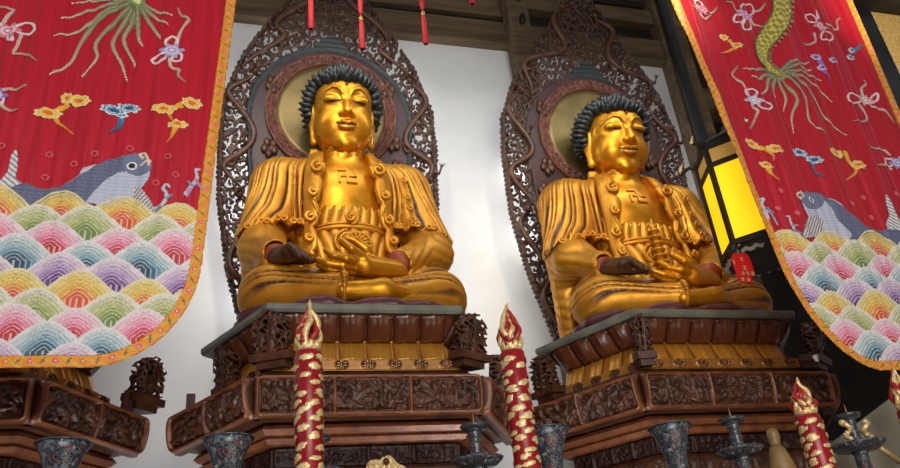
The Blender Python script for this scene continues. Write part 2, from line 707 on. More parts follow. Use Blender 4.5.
def inner_tone(P):
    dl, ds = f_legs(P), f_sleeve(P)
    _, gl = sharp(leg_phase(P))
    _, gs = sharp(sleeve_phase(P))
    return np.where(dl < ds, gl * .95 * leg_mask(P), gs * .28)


def robe_phase(P):
    X, Y, Z = P
    a = np.arctan2(X, -(Y - .62)) * (1 + .10 * np.clip(Z - 1.2, -.4, .7)) + .025 * np.sin(Z * 6 + X * 5)
    ph = a * 16.5 + .12 * np.sin(Z * 9.0 + 7 * X)
    return ph + .26 * np.sin(ph * 2.1 + 2.5 * Z) + .12 * np.sin(ph * 4.7)


def robe_hem(X):
    A = np.abs(X)
    return 1.01 + .06 * np.abs(np.sin(PI * (A - .36) / .135)) - .10 * np.clip((A - .5) / .4, 0, 1)


def robe_open(Z):
    return np.interp(Z, [.3, .9, 1.3, 1.7, 2.0], [.30, .31, .27, .20, .17]).astype(np.float32)


def f_robe0(P):
    return smin(f_torso(P), f_arms(P), .12) - .045


def f_robe(P):
    X, Y, Z = P
    d = f_robe0(P)
    # the cloth hangs out a little below the elbow
    d = smin(d, np.minimum(cone(P, (.67, .12, 1.0), (.72, .10, .86), .205, .215), cone(P, (-.67, .12, 1.0), (-.72, .10, .86), .205, .215)), .06)
    h, _ = sharp(robe_phase(P))
    am = .042 * np.clip((1.95 - Z) / .5, .12, 1)
    d = d - am * (h - .6)
    o = np.where(Y < .25, robe_open(Z) - np.abs(X), -1)
    d = np.maximum(d, o)
    d = np.maximum(d, robe_hem(X) - Z)
    return d


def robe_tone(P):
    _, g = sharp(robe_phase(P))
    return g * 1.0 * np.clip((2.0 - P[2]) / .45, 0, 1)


def f_under(P):
    """the inner garment across the belly, pleated above and below the belt"""
    X, Y, Z = P
    d = smin(f_torso(P), f_arms(P), .10) - .018
    a = np.arctan2(X, -(Y - .5))
    wav = X * 13 + .35 * np.sin(9 * Z + 4 * X)
    low = X * 10 * (1 + .35 * (1 - Z)) + .8 * np.sin(3.5 * (1.0 - Z)) * np.sign(X + .02)
    ph = np.where(Z > .95, wav, low)
    s = np.abs(np.sin(PI * ph)) ** .6
    d = d - .026 * (s - .5)
    top = 1.155 + .05 * np.abs(np.sin(PI * (X * 13 + .1)))
    d = np.maximum(d, Z - top)
    d = np.maximum(d, np.abs(X) - .42)
    return np.maximum(np.maximum(d, .30 - Z), Y - .2)


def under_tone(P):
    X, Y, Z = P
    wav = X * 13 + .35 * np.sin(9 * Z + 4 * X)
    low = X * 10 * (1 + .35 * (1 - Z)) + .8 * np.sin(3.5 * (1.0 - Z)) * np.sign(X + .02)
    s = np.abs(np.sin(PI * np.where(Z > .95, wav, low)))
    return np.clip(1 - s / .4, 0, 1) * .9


def to_mesh(name, vf_list, tones):
    V, Fs, T, n = [], [], [], 0
    for (v, f), t in zip(vf_list, tones):
        V.append(v)
        Fs.append(f + n)
        T.append(t)
        n += len(v)
    me = mesh_from(name, np.concatenate(V), np.concatenate(Fs))
    attr(me, 'tone', np.concatenate(T))
    return me


def tup(v):
    return (v[:, 0], v[:, 1], v[:, 2])


def hand_mesh(name, side):
    """side -1: laid palm down on the knee; +1: palm up, thumb and finger closing a ring"""
    if side < 0:
        w, k = np.array([-.60, -.34, .560]), np.array([-.53, -.50, .520])
        segs = [((w), (k), .080, .070)]
        across = np.array([.75, .45, 0.0]) / .875
        fwd = np.array([.62, -.52, -.10])
        fing = []
        for i, (o, ln) in enumerate(((-.075, .15), (-.025, .18), (.025, .185), (.07, .16))):
            b = k - np.array([0, 0, .01]) + np.array([.5, .62, 0]) * o
            p1 = b + fwd * ln * .45 + np.array([0, 0, .03])
            p2 = b + fwd * ln * .85 + np.array([0, 0, -.02])
            p3 = b + fwd * ln * 1.15 + np.array([0, 0, -.07])
            fing.append(([b, p1, p2, p3], [.031, .029, .026, .021]))
        tb = w + np.array([.06, .0, -.01])
        fing.append(([tb, tb + np.array([.12, -.02, -.02]), tb + np.array([.20, -.09, -.05])], [.042, .036, .026]))
    else:
        w, k = np.array([.50, -.31, .60]), np.array([.20, -.50, .535])
        segs = [(w, k, .085, .088)]
        fing = []
        for b, p1, p2, p3 in (((.16, -.47, .50), (.03, -.53, .47), (-.07, -.53, .49), (-.14, -.52, .53)),
                              ((.16, -.50, .52), (.03, -.57, .50), (-.08, -.56, .52), (-.15, -.54, .56)),
                              ((.17, -.53, .55), (.05, -.61, .54), (-.04, -.59, .57), (-.09, -.56, .63))):
            fing.append(([np.array(b), np.array(p1), np.array(p2), np.array(p3)], [.036, .034, .030, .024]))
        fing.append(([np.array((.20, -.55, .58)), np.array((.09, -.62, .62)), np.array((.03, -.58, .70)), np.array((.05, -.53, .745))], [.034, .032, .028, .022]))
        fing.append(([np.array((.30, -.42, .60)), np.array((.22, -.50, .685)), np.array((.13, -.52, .745)), np.array((.07, -.53, .76))], [.044, .038, .032, .024]))

    if side > 0:
        mv = lambda p: np.asarray(p, float) + np.array([-.17, -.02, -.12])
        segs = [(mv(a), mv(b), ra, rb) for a, b, ra, rb in segs]
        fing = [([mv(p) for p in pts], r) for pts, r in fing]

    def fn(X, Y, Z):
        P = (X, Y, Z)
        d = None
        for a, b, ra, rb in segs:
            e = cone(P, a, b, ra, rb)
            d = e if d is None else smin(d, e, .03)
        g = None
        for pts, r in fing:
            e = chain(P, pts, r, .008)
            g = e if g is None else np.minimum(g, e)
        return smin(d, g, .022)
    lo, hi = ((-.78, -.86, .34), (.05, -.16, .78)) if side < 0 else ((-.42, -.82, .24), (.48, -.18, .80))
    v, f = snet(fn, lo, hi, .0095)
    me = mesh_from(name, v, f)
    attr(me, 'tone', np.zeros(len(v)))
    return me


def spiral(c, r, turns, nrm_y, rad, flip=1, start=0.0, n=26):
    pts, rr = [], []
    for i in range(n):
        t = i / (n - 1)
        a = start + flip * turns * 2 * PI * t
        q = r * (1 - .85 * t)
        pts.append((c[0] + q * math.cos(a), c[1] - .012 * math.sin(PI * t) - .02 * t, c[2] + q * math.sin(a)))
        rr.append(rad * (1 - .35 * t))
    return pts, rr


def lapel_mesh(s):
    """folded collar edge of the outer robe with rolled curls along it"""
    fn = lambda x, y, z: f_robe0((x, y, z))
    mb = MB()
    n, w = 70, 7
    zc = np.linspace(1.93, .66, n)
    inner = np.interp(zc, [.6, .9, 1.3, 1.7, 2.0], [.285, .285, .245, .185, .17])
    ph = (1.72 - zc) / .26
    fr = ph - np.floor(ph)
    wave = np.where((zc < 1.62) & (zc > .66), .050 * np.sin(PI * fr) ** .8 - .03 * (fr > .85), 0)
    xi = inner - wave * .5 + .015
    xo = inner + .125 + .03 * np.sin(zc * 5)
    V = []
    for i in range(n):
        for j in range(w):
            t = j / (w - 1)
            V.append((s * (xi[i] * (1 - t) + xo[i] * t), 0, zc[i] + .03 * t))
    V = np.array(V)
    base = front_y(fn, V[:, 0], V[:, 2])
    base = np.where(base > .24, .24, base)
    T = np.tile(np.linspace(0, 1, w), n)
    V[:, 1] = base - .045 - .025 * np.sin(PI * np.clip(T * 1.15, 0, 1))
    back = V.copy()
    back[:, 1] += .05
    m = len(V)
    F = []
    for i in range(n - 1):
        for j in range(w - 1):
            a, b, c, d = i * w + j, i * w + j + 1, (i + 1) * w + j + 1, (i + 1) * w + j
            F += [(a, b, c, d), (d + m, c + m, b + m, a + m)]
        for j, r in ((0, 1), (w - 1, 0)):
            a, d = i * w + j, (i + 1) * w + j
            F.append((a, d, d + m, a + m) if r else (d, a, a + m, d + m))
    for i, r in ((0, 0), (n - 1, 1)):
        for j in range(w - 1):
            a, b = i * w + j, i * w + j + 1
            F.append((a, b, b + m, a + m) if r else (b, a, a + m, b + m))
    mb.add(list(V) + list(back), F)
    for zz, rr in ((1.55, .064), (1.28, .044), (1.05, .050), (.82, .038)):
        x0 = float(np.interp(zz, [.6, .9, 1.3, 1.7, 2.0], [.285, .285, .245, .185, .17])) + .055
        y0 = float(front_y(fn, [s * x0], [zz])[0]) - .075
        p, r = spiral((s * x0, y0, zz), rr, 1.25, 0, .020, -s, PI / 2 if s > 0 else PI / 2)
        mb.tube(p, r, 7)
        # trailing fold from the curl
        p2 = [(s * (x0 + .01 - .05 * t), y0 + .012, zz - rr * .9 - .02 - .14 * t) for t in np.linspace(0, 1, 6)]
        mb.tube(p2, [.012, .016, .016, .014, .010, .005], 6)
    return mb


def hem_mesh(side):
    """rolled scallops along the lower edge of the outer robe"""
    fn = lambda x, y, z: f_robe((x, y, np.maximum(z, 1.12)))
    out = []
    for s in (side,):
        mb = MB()
        out.append(('robe_hem', mb))
        xs = np.linspace(.36, .84, 40)
        zs = robe_hem(xs) + .012
        ys = front_y(fn, s * xs, np.full(40, 1.13)) - .004
        ys = np.where(ys > .5, .2, ys)
        mb.tube([(s * x, y, z) for x, y, z in zip(xs, ys, zs)], .020, 7)
        for k, x0 in enumerate((.43, .565, .70, .80)):
            z0 = float(robe_hem(np.array([x0]))[0]) - .005
            y0 = float(front_y(fn, [s * x0], [1.13])[0])
            if y0 > .5:
                y0 = .2
            mb = MB()
            out.append(('robe_curl', mb))
            for q in (-1, 1):
                p, r = spiral((s * x0 + q * .022, y0 - .02, z0), .034, 1.3, 0, .014, q * s, PI / 2)
                mb.tube(p, r, 6)
    # a second row of small curls down the image-right panel
    for zz in (1.52, 1.34, 1.22, 1.10) if side > 0 else ():
        mb = MB()
        out.append(('robe_curl', mb))
        x0 = .50 + .10 * (1.52 - zz)
        y0 = float(front_y(lambda x, y, z: f_robe0((x, y, z)), [x0], [zz])[0]) - .05
        p, r = spiral((x0, y0, zz), .036, 1.3, 0, .014, -1, PI / 2)
        mb.tube(p, r, 6)
    return out


def hair_mesh():
    mb = MB()
    # cap
    n = 620
    c = np.array([0, .06, .08])
    rad = np.array([.335, .365, .325])
    V, Fc = [], []
    seg, rg = 40, 22
    for i in range(rg + 1):
        for k in range(seg):
            a = 2 * PI * k / seg
            u = np.array([math.cos(a), math.sin(a), 0])
            fr = max(0.0, -u[1])
            zmin = -.55 + .93 * np.clip((fr - .10) / .4, 0, 1) ** .7
            zz = 1 - (1 - zmin) * (i / rg)
            q = math.sqrt(max(0, 1 - zz * zz))
            V.append(from_head(c + rad * 1.0 * np.array([u[0] * q, u[1] * q, zz])))
    for i in range(rg):
        for k in range(seg):
            k2 = (k + 1) % seg
            Fc.append((i * seg + k, (i + 1) * seg + k, (i + 1) * seg + k2, i * seg + k2))
    mb.add(V, Fc)
    ga = PI * (3 - math.sqrt(5))
    cnt = 0
    for i in range(n):
        z = 1 - 2 * (i + .5) / n
        q = math.sqrt(1 - z * z)
        a = i * ga
        u = np.array([q * math.cos(a), q * math.sin(a), z])
        fr = max(0.0, -u[1] / max(q, 1e-3))
        zmin = -.53 + .93 * min(1, max(0, (fr - .10) / .4)) ** .7
        if z < zmin or (u[1] > .3 and z < -.6):
            continue
        p = c + rad * u
        nrm = u / rad
        nrm /= np.linalg.norm(nrm)
        tip = nrm + np.array([0, 0, .25]) + np.array([0, -.25, 0]) * (z > .3)
        tip /= np.linalg.norm(tip)
        ln = .100 + .035 * RNG.random()
        pts = [from_head(p - nrm * .02), from_head(p + nrm * ln * .35), from_head(p + nrm * ln * .62 + tip * ln * .10), from_head(p + nrm * ln * .62 + tip * ln * .45)]
        mb.tube(pts, [.036, .042, .026, .003], 6)
        cnt += 1
    # topknot mound
    return mb


def manji_mesh():
    """raised chest emblem, its arms turning to the left"""
    mb = MB()
    fn = lambda x, y, z: f_chest((x, y, z))
    t, a = .017, .072
    cz = 1.52
    strokes = [((-a, 0), (a, 0)), ((0, -a), (0, a)), ((0, a), (-a, a)), ((a, 0), (a, a)), ((0, -a), (a, -a)), ((-a, 0), (-a, -a))]
    for (x0, z0), (x1, z1) in strokes:
        lx, hx = min(x0, x1) - t / 2 * 1.2, max(x0, x1) + t / 2 * 1.2
        lz, hz = min(z0, z1) - t / 2 * 1.2, max(z0, z1) + t / 2 * 1.2
        cor = [(lx, lz), (hx, lz), (hx, hz), (lx, hz)]
        ys = front_y(fn, [c[0] for c in cor], [cz + c[1] for c in cor])
        v = [(c[0], y - .016, cz + c[1]) for c, y in zip(cor, ys)] + [(c[0], y + .02, cz + c[1]) for c, y in zip(cor, ys)]
        mb.add(v, [(0, 1, 2, 3), (7, 6, 5, 4), (1, 0, 4, 5), (2, 1, 5, 6), (3, 2, 6, 7), (0, 3, 7, 4)])
    return mb


def seat_cloth_mesh():
    mb = MB()
    n = 120
    V = []
    for k in range(n):
        a = 2 * PI * k / n
        ca, sa = math.cos(a), math.sin(a)
        r = 1.0 / (abs(ca) ** 3.2 + abs(sa) ** 3.2) ** (1 / 3.2)
        wv = .018 * math.sin(9 * a) + .012 * math.sin(23 * a)
        x, y = (.91 + wv) * r * ca, -.02 + (.66 + wv) * r * sa
        if y < -.2:
            x *= 1 - .25 * (-.2 - y)
        V.append((x, y))
    top = .075
    v = [(x, y, 0.0) for x, y in V] + [(x, y, top + .02 * math.sin(14 * x)) for x, y in V] + [(x * .93, y * .93, top + .03 + .02 * math.sin(14 * x)) for x, y in V]
    f = [tuple(range(n))[::-1], tuple(range(2 * n, 3 * n))]
    for i in range(2):
        for k in range(n):
            k2 = (k + 1) % n
            f.append((i * n + k, i * n + k2, (i + 1) * n + k2, (i + 1) * n + k))
    mb.add(v, f)
    return mb


def belt_mesh():
    fn = lambda x, y, z: f_under((x, y, np.full_like(z, 1.02)))
    mb = MB()
    xs = np.linspace(-.36, .36, 30)
    ys = front_y(lambda x, y, z: f_torso((x, y, z)), xs, np.full(30, .955)) - .03
    mb.tube([(x, y, .955 + .012 * math.cos(x * 6)) for x, y in zip(xs, ys)], .021, 8)
    mb.tube([(x, y + .004, .995 + .012 * math.cos(x * 6)) for x, y in zip(xs, ys)], .013, 8)
    yc = float(ys[15])
    # swirls above and below the belt
    p, r = spiral((0, yc - .02, 1.04), .062, 2.0, 0, .016, 1, -PI / 2, 34)
    mb.tube(p, r, 7)
    p, r = spiral((-.03, yc - .03, .80), .115, 2.6, 0, .017, 1, PI / 2, 48)
    mb.tube(p, r, 7)
    return mb


def statue(loc, label, k=1.0, kz=1.0):
    t = thing('buddha_statue', label, 'statue', loc, 0, 'gilded seated buddha statues')
    t.scale = (k, 1, kz)
    if 'body' not in CACHE:
        def f_b(X, Y, Z):
            d = f_chest((X, Y, Z))
            d = np.minimum(d, f_legs((X, Y, Z)) + .03)
            foot = smin(cone((X, Y, Z), (-.14, -.60, .17), (.16, -.56, .20), .075, .09), cone((X, Y, Z), (.16, -.56, .20), (.36, -.44, .22), .09, .09), .04)
            return np.maximum(smin(d, foot, .02), .03 - Z)
        b = snet(f_b, (-1.05, -.78, 0), (1.05, .72, 2.10), .02)
        h = snet(lambda X, Y, Z: f_head((X, Y, Z)), (-.36, -.36, 1.76), (.36, .50, 2.80), .0085)
        CACHE['body'] = to_mesh('body', [b, h], [np.zeros(len(b[0])), head_tone(tup(h[0]))])
        v = snet(lambda X, Y, Z: f_robe((X, Y, Z)), (-1.0, -.3, .8), (1.0, .78, 2.06), .009)
        CACHE['robe'] = to_mesh('outer_robe', [v], [robe_tone(tup(v[0]))])
        v = snet(lambda X, Y, Z: f_inner((X, Y, Z)), (-1.05, -.80, -.02), (1.05, .5, 1.2), .014)
        CACHE['inner'] = to_mesh('inner_robe', [v], [inner_tone(tup(v[0]))])
        v = snet(lambda X, Y, Z: f_under((X, Y, Z)), (-.44, -.3, .28), (.44, .24, 1.24), .0105)
        CACHE['under'] = to_mesh('undergarment', [v], [under_tone(tup(v[0]))])
        CACHE['handL'] = hand_mesh('hand', -1)
        CACHE['handR'] = hand_mesh('hand', 1)
        CACHE['hair'] = hair_mesh().mesh('hair')
        CACHE['lapelL'] = lapel_mesh(-1).mesh('lapel')
        CACHE['lapelR'] = lapel_mesh(1).mesh('lapel')
        CACHE['hem'] = [(nm, q.mesh(nm)) for sd_ in (-1, 1) for nm, q in hem_mesh(sd_)]
        CACHE['manji'] = manji_mesh().mesh('chest_emblem', False)
        CACHE['seat'] = seat_cloth_mesh().mesh('seat_cloth')
        CACHE['belt'] = belt_mesh().mesh('belt')
        mb = MB()
        q = from_head((0, -.322, .175))
        mb.ball(q, .016)
        CACHE['urna'] = mb.mesh('forehead_mark')
        for s, nm in ((-1, 'cuffL'), (1, 'cuffR')):
            mb = MB()
            mb.tube([(-.622, -.27, .595), (-.600, -.34, .560)] if s < 0 else [(.38, -.275, .575), (.31, -.345, .525)], [.112, .104], 20)
            CACHE[nm] = mb.mesh('cuff')
    mobj('body', CACHE['body'], M['gold'], t)
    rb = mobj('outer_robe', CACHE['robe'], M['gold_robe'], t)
    for kx in ('lapelL', 'lapelR'):
        mobj('lapel', CACHE[kx], M['gold_robe'], rb)
    for nm, me in CACHE['hem']:
        mobj(nm, me, M['gold_robe'], rb)
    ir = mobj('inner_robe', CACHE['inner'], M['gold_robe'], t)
    for kx in ('cuffL', 'cuffR'):
        o = mobj('cuff', CACHE[kx], M['cuff'], ir)
        o['label'] = 'red brown sleeve cuff'
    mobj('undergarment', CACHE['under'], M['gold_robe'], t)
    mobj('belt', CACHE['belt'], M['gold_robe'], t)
    o = mobj('hand', CACHE['handL'], M['bronze'], t)
    o['label'] = 'hand worn dark, laid on the knee'
    o = mobj('hand', CACHE['handR'], M['gold'], t)
    o['label'] = 'gilded hand turned up in the lap'
    o = mobj('hair', CACHE['hair'], M['hair'], t)
    o['label'] = 'spiky blue black hair'
    mobj('chest_emblem', CACHE['manji'], M['gold_robe'], t)
    mobj('forehead_mark', CACHE['urna'], M['lip'], t)
    o = mobj('seat_cloth', CACHE['seat'], M['plum'], t)
    o['label'] = 'plum seat cloth under the legs'
    return t


CACHE = {}
SEAT_Z = 3.80
STATUES = [(0.88, 5.74), (3.67, 5.74)]
statue((STATUES[0][0], STATUES[0][1], SEAT_Z), 'gilded seated Buddha with a small sun wheel above its lap')
statue((STATUES[1][0], STATUES[1][1], SEAT_Z), 'gilded seated Buddha holding a tiny tiered pagoda, on the pedestal nearer the yellow lantern', 1.06, .978)

# ------------------------------------------------------------------ openwork aureole behind each statue
MZ = [3.80, 4.2, 4.75, 5.5, 6.2, 6.6, 7.1, 7.4, 7.75, 8.1, 8.5, 8.75]
MW = [.70, .80, .94, 1.06, 1.08, 1.06, .88, .70, .45, .22, .08, .0]


def m_lean(z):
    return -.37 * (np.clip(z - 5.0, 0, 9) / 2.7) ** 1.5


def scroll_field(X, Z, step, R0, pitch, seed):
    """carved scrollwork: distance to the nearest stroke and stroke height"""
    rg = np.random.default_rng(seed)
    x0, x1, z0, z1 = X.min(), X.max(), Z.min(), Z.max()
    pts = []
    nx, nz = int((x1 - x0) / step) + 2, int((z1 - z0) / (step * .87)) + 2
    for j in range(nz):
        for i in range(nx):
            pts.append((x0 + (i + .5 * (j % 2) + rg.uniform(-.28, .28)) * step, z0 + (j + rg.uniform(-.28, .28)) * step * .87))
    pts = np.array(pts)
    n = len(pts)
    flip = rg.choice([-1, 1], n)
    off = rg.uniform(0, 1, n)
    d1 = np.full(X.shape, 9.0)
    d2 = np.full(X.shape, 9.0)
    who = np.zeros(X.shape, int)
    cell = step * 1.6
    for k, (px, pz) in enumerate(pts):
        ix = (np.abs(X[:, 0] - px) < cell)
        iz = (np.abs(Z[0, :] - pz) < cell)
        if not ix.any() or not iz.any():
            continue
        sx, sz = np.ix_(ix, iz)
        d = np.hypot(X[sx, sz] - px, Z[sx, sz] - pz)
        a, b = d1[sx, sz], d2[sx, sz]
        w = who[sx, sz]
        nb = np.where(d < a, a, np.minimum(b, d))
        w = np.where(d < a, k, w)
        d1[sx, sz] = np.minimum(a, d)
        d2[sx, sz] = nb
        who[sx, sz] = w
    r = d1
    th = np.arctan2(Z - pts[who, 1], X - pts[who, 0]) / (2 * PI)
    q = r / pitch - flip[who] * th + off[who]
    sp = np.abs(q - np.floor(q) - .5) * pitch      # distance from the spiral stroke
    edge = (d2 - d1) * .5                          # vines run along the borders of the scrolls
    return np.minimum(sp, edge), r


def plate(mask_c, H, xs, zs, base_y, thick, yfun, cx):
    """plate with holes: front relief H at grid vertices, flat back"""
    nx, nz = len(xs), len(zs)
    vid = np.arange(nx * nz).reshape(nx, nz)
    X, Z = np.meshgrid(xs, zs, indexing='ij')
    ly = yfun(Z)
    k = (6.45 + ly) / 6.45
    fr = np.stack([X, base_y + ly - H, Z], -1).reshape(-1, 3)
    bk = np.stack([X, base_y + ly + thick, Z], -1).reshape(-1, 3)
    a, b, c, d = vid[:-1, :-1][mask_c], vid[1:, :-1][mask_c], vid[1:, 1:][mask_c], vid[:-1, 1:][mask_c]
    m = nx * nz
    F = [np.stack([a, b, c, d], 1), np.stack([d, c, b, a], 1) + m]
    pad = np.pad(mask_c, 1)
    core = pad[1:-1, 1:-1]
    for sh, (p, q) in (((-1, 0), (d, a)), ((1, 0), (b, c)), ((0, -1), (a, b)), ((0, 1), (c, d))):
        nb = pad[1 + sh[0]:pad.shape[0] - 1 + sh[0], 1 + sh[1]:pad.shape[1] - 1 + sh[1]]
        e = ~nb[mask_c]
        F.append(np.stack([q[e], p[e], p[e] + m, q[e] + m], 1))
    V = np.concatenate([fr, bk])
    F = np.concatenate(F)
    used = np.unique(F)
    re = np.full(len(V), -1)
    re[used] = np.arange(len(used))
    return V[used], re[F]


def dragon_pts(rg, side, zlo, zhi):
    n = 90
    out = []
    ph = rg.uniform(0, 6)
    for i in range(n):
        t = i / (n - 1)
        z = zlo + (zhi - zlo) * t
        w = float(np.interp(z, MZ, MW))
        inn = .70 if z < 6.9 else max(0.12, .70 - (z - 6.9) * .75)
        mid, amp = (w + inn) / 2, max(.03, (w - inn) * .36)
        out.append((side * (mid + amp * math.sin(ph + t * 10.5)), z + .05 * math.cos(ph * 2 + t * 10)))
    return out


def mandorla(cx, Y, label, seed, cracks, teal):
    t = thing('aureole_screen', label, 'carved screen', (cx, Y, 0), 0, 'carved openwork aureoles behind the statues')
    st = .0105
    xs = np.arange(-1.16, 1.16 + st, st)
    zs = np.arange(3.80, 8.80, st)
    X, Z = np.meshgrid(xs, zs, indexing='ij')
    xc, zc = np.meshgrid((xs[:-1] + xs[1:]) / 2, (zs[:-1] + zs[1:]) / 2, indexing='ij')

    def inside(x, z, grow=0.0):
        w = np.interp(z, MZ, MW)
        jag = .022 * np.abs(((z * 1.0 + .4 * np.abs(x)) / .055) % 1 - .2)
        return (w + grow + jag) - np.abs(x)
    dC, _ = scroll_field(xc, zc, .125, .1, .058, seed)
    dV, rV = scroll_field(X, Z, .125, .1, .058, seed)
    lowf = np.sin(xc * 9 + seed) * np.sin(zc * 7 + 2 * seed) + .6 * np.sin(xc * 21 + zc * 17)
    thr = .0128 - .0030 * lowf
    rim = inside(xc, zc)
    # solid where the painted inner panel stands
    arch = arch_sd(xc, zc)
    rgp = np.random.default_rng(seed + 40)
    pep = np.zeros(xc.shape, bool)
    for gx in np.arange(-1.1, 1.1, .062):
        for gz in np.arange(3.85, 8.6, .062):
            px_, pz_, pr = gx + rgp.uniform(-.025, .025), gz + rgp.uniform(-.025, .025), rgp.uniform(.008, .019)
            ix, iz = int((px_ - xs[0]) / st), int((pz_ - zs[0]) / st)
            a0, a1, b0, b1 = max(ix - 3, 0), ix + 4, max(iz - 3, 0), iz + 4
            pep[a0:a1, b0:b1] |= np.hypot(xc[a0:a1, b0:b1] - px_, (zc[a0:a1, b0:b1] - pz_) * .8) < pr
    hole = ((dC > thr) | pep) & (rim > .045) & (arch > .03)
    mask = (rim > 0) & ~hole & (arch > -.10)
    for line in cracks:
        P = [np.array([q[0] - cx, q[2]]) for q in (at(x, y, 6.14) for x, y in line)]
        for p, q in zip(P[:-1], P[1:]):
            d = q - p
            u = np.clip(((xc - p[0]) * d[0] + (zc - p[1]) * d[1]) / (d @ d), 0, 1)
            mask &= np.hypot(xc - p[0] - u * d[0], zc - p[1] - u * d[1]) > .022 + .012 * np.sin(zc * 60)
    H = .018 * np.sqrt(np.clip(1 - (dV / .019) ** 2, 0, 1)) + .012 * np.sin(X * 13 + seed) * np.sin(Z * 11) + .012
    H += .03 * np.clip(1 - np.abs(inside(X, Z) - .03) / .03, 0, 1)
    V, F = plate(mask, H, xs, zs, 0, .010, m_lean, cx)
    mobj('openwork', mesh_from('openwork', V, F, False), M['screen'], t)
    # carved dragons winding through the openwork
    rg = np.random.default_rng(seed + 5)
    for side in (-1, 1):
        for zlo, zhi in ((4.1, 5.5), (5.55, 6.9), (6.95, 8.0)):
            pts = dragon_pts(rg, side, zlo, zhi)
            mb = MB()
            P = [(x, float(m_lean(np.array(z))) - .055, z) for x, z in pts]
            n = len(P)
            rad = [(.010 + .019 * min(1, 4 * i / n) * min(1, (n - i) / n * 6)) * (1 + .22 * (i % 2)) for i in range(n)]
            mb.tube(P, rad, 9)
            hx, hy, hz = P[-1]
            mb.ball((hx, hy - .02, hz + .03), (.042, .04, .05), 10, 7)
            mb.tube([(hx, hy - .05, hz + .05), (hx + side * .03, hy - .09, hz + .01), (hx + side * .035, hy - .10, hz - .03)], [.028, .022, .012], 7)
            for q in (-1, 1):
                mb.tube([(hx + q * .03, hy - .02, hz + .07), (hx + q * .06, hy - .02, hz + .13), (hx + q * .05, hy - .01, hz + .18)], [.014, .011, .004], 6)
            for i in (20, 40, 60):
                x, y, z = P[i]
                q = 1 if (i // 20) % 2 else -1
                mb.tube([(x, y, z), (x + q * .07, y - .01, z - .03), (x + q * .10, y - .02, z + .04)], [.022, .018, .010], 6)
                for dx in (-.02, .01, .04):
                    mb.tube([(x + q * .10, y - .02, z + .04), (x + q * .10 + dx, y - .03, z + .085)], [.009, .004], 5)
            mb.build('carved_dragon', M['dragon'], t)
    # painted panel behind shoulders and head
    mask = (arch_sd(xc, zc) < 0)
    V, F = plate(mask, .012 + 0 * X, xs, zs, -.035, .05, m_lean, cx)
    o = mobj('painted_panel', mesh_from('painted_panel', V, F, False), M['panel'], t)
    o['label'] = 'dark plum painted inner panel'
    # scalloped dark green edge of the panel
    a = arch_sd(xc, zc)
    sc = .018 + .020 * np.abs(np.sin(np.arctan2(zc - 6.2, xc) * 14))
    pk = np.clip(.17 - np.abs(xc) * .9, 0, 1) * (zc > 7.0)
    mask = (a > -.02) & (a < sc + pk) & (zc > 4.6)
    if not teal:
        mask &= (np.abs(xc) < .26) & (zc > 7)
    else:
        mask &= zc > 5.6
    av = arch_sd(X, Z)
    V, F = plate(mask, .02 + .01 * np.sin(av * 120), xs, zs, -.045, .03, m_lean, cx)
    o = mobj('scalloped_edge', mesh_from('scalloped_edge', V, F, False), M['teal'], t)
    o['label'] = 'dark green scalloped edge'
    # halo ring and disc
    ZC, RI, RO = 6.46, .545, .655
    seg, rr = 240, 14
    V, F = [], []
    for k in range(seg):
        a = 2 * PI * k / seg
        for j in range(rr + 1):
            r = RI + (RO - RI) * j / rr
            x, z = r * math.cos(a), ZC + r * math.sin(a)
            tt = j / rr
            h = .035 + .03 * (1 if tt < .12 or tt > .88 else .35 + .95 * math.sin(a * 34 + 4 * math.sin(tt * 6)) * math.sin(tt * PI * 3.2 + a * 17))
            V.append((x, float(m_lean(np.array(z))) - .035 - h, z))
    for k in range(seg):
        k2 = (k + 1) % seg
        for j in range(rr):
            F.append((k * (rr + 1) + j, k * (rr + 1) + j + 1, k2 * (rr + 1) + j + 1, k2 * (rr + 1) + j))
    m0 = len(V)
    V += [(x, y + .09, z) for x, y, z in V[:]]
    F += [tuple(i + m0 for i in f[::-1]) for f in F[:]]
    for k in range(seg):
        k2 = (k + 1) % seg
        for j, fl in ((0, 1), (rr, 0)):
            p, q = k * (rr + 1) + j, k2 * (rr + 1) + j
            F.append((p, q, q + m0, p + m0) if fl else (q, p, p + m0, q + m0))
    mobj('halo_ring', mesh_from('halo_ring', V, F), M['ring'], t)
    mb = MB()
    V, F = [], []
    for j in range(9):
        r = (RI + .02) * j / 8
        for k in range(48):
            a = 2 * PI * k / 48
            z = ZC + r * math.sin(a)
            V.append((r * math.cos(a), float(m_lean(np.array(z))) - .052 - .02 * (j / 8) ** 2, z))
    for j in range(8):
        for k in range(48):
            k2 = (k + 1) % 48
            F.append((j * 48 + k, (j + 1) * 48 + k, (j + 1) * 48 + k2, j * 48 + k2))
    V2 = [(x, y + .012, z) for x, y, z in V]
    F2 = [tuple(i + len(V) for i in f[::-1]) for f in F]
    rim_ = [(8 * 48 + k, 8 * 48 + k + len(V), 8 * 48 + (k + 1) % 48 + len(V), 8 * 48 + (k + 1) % 48) for k in range(48)]
    mb.add(V + V2, F + F2 + rim_)
    o = mb.build('halo_disc', M['mirror'], t)
    o['label'] = 'dull gilt halo disc'
    # stand that carries the screen down to the floor
    mb = MB()
    mb.box((-.62, .0, 0.0), (.62, .10, 3.86))
    mb.box((-.70, -.03, 3.74), (.70, .10, 3.86))
    mb.build('back_stand', M['wood_dark'], t)
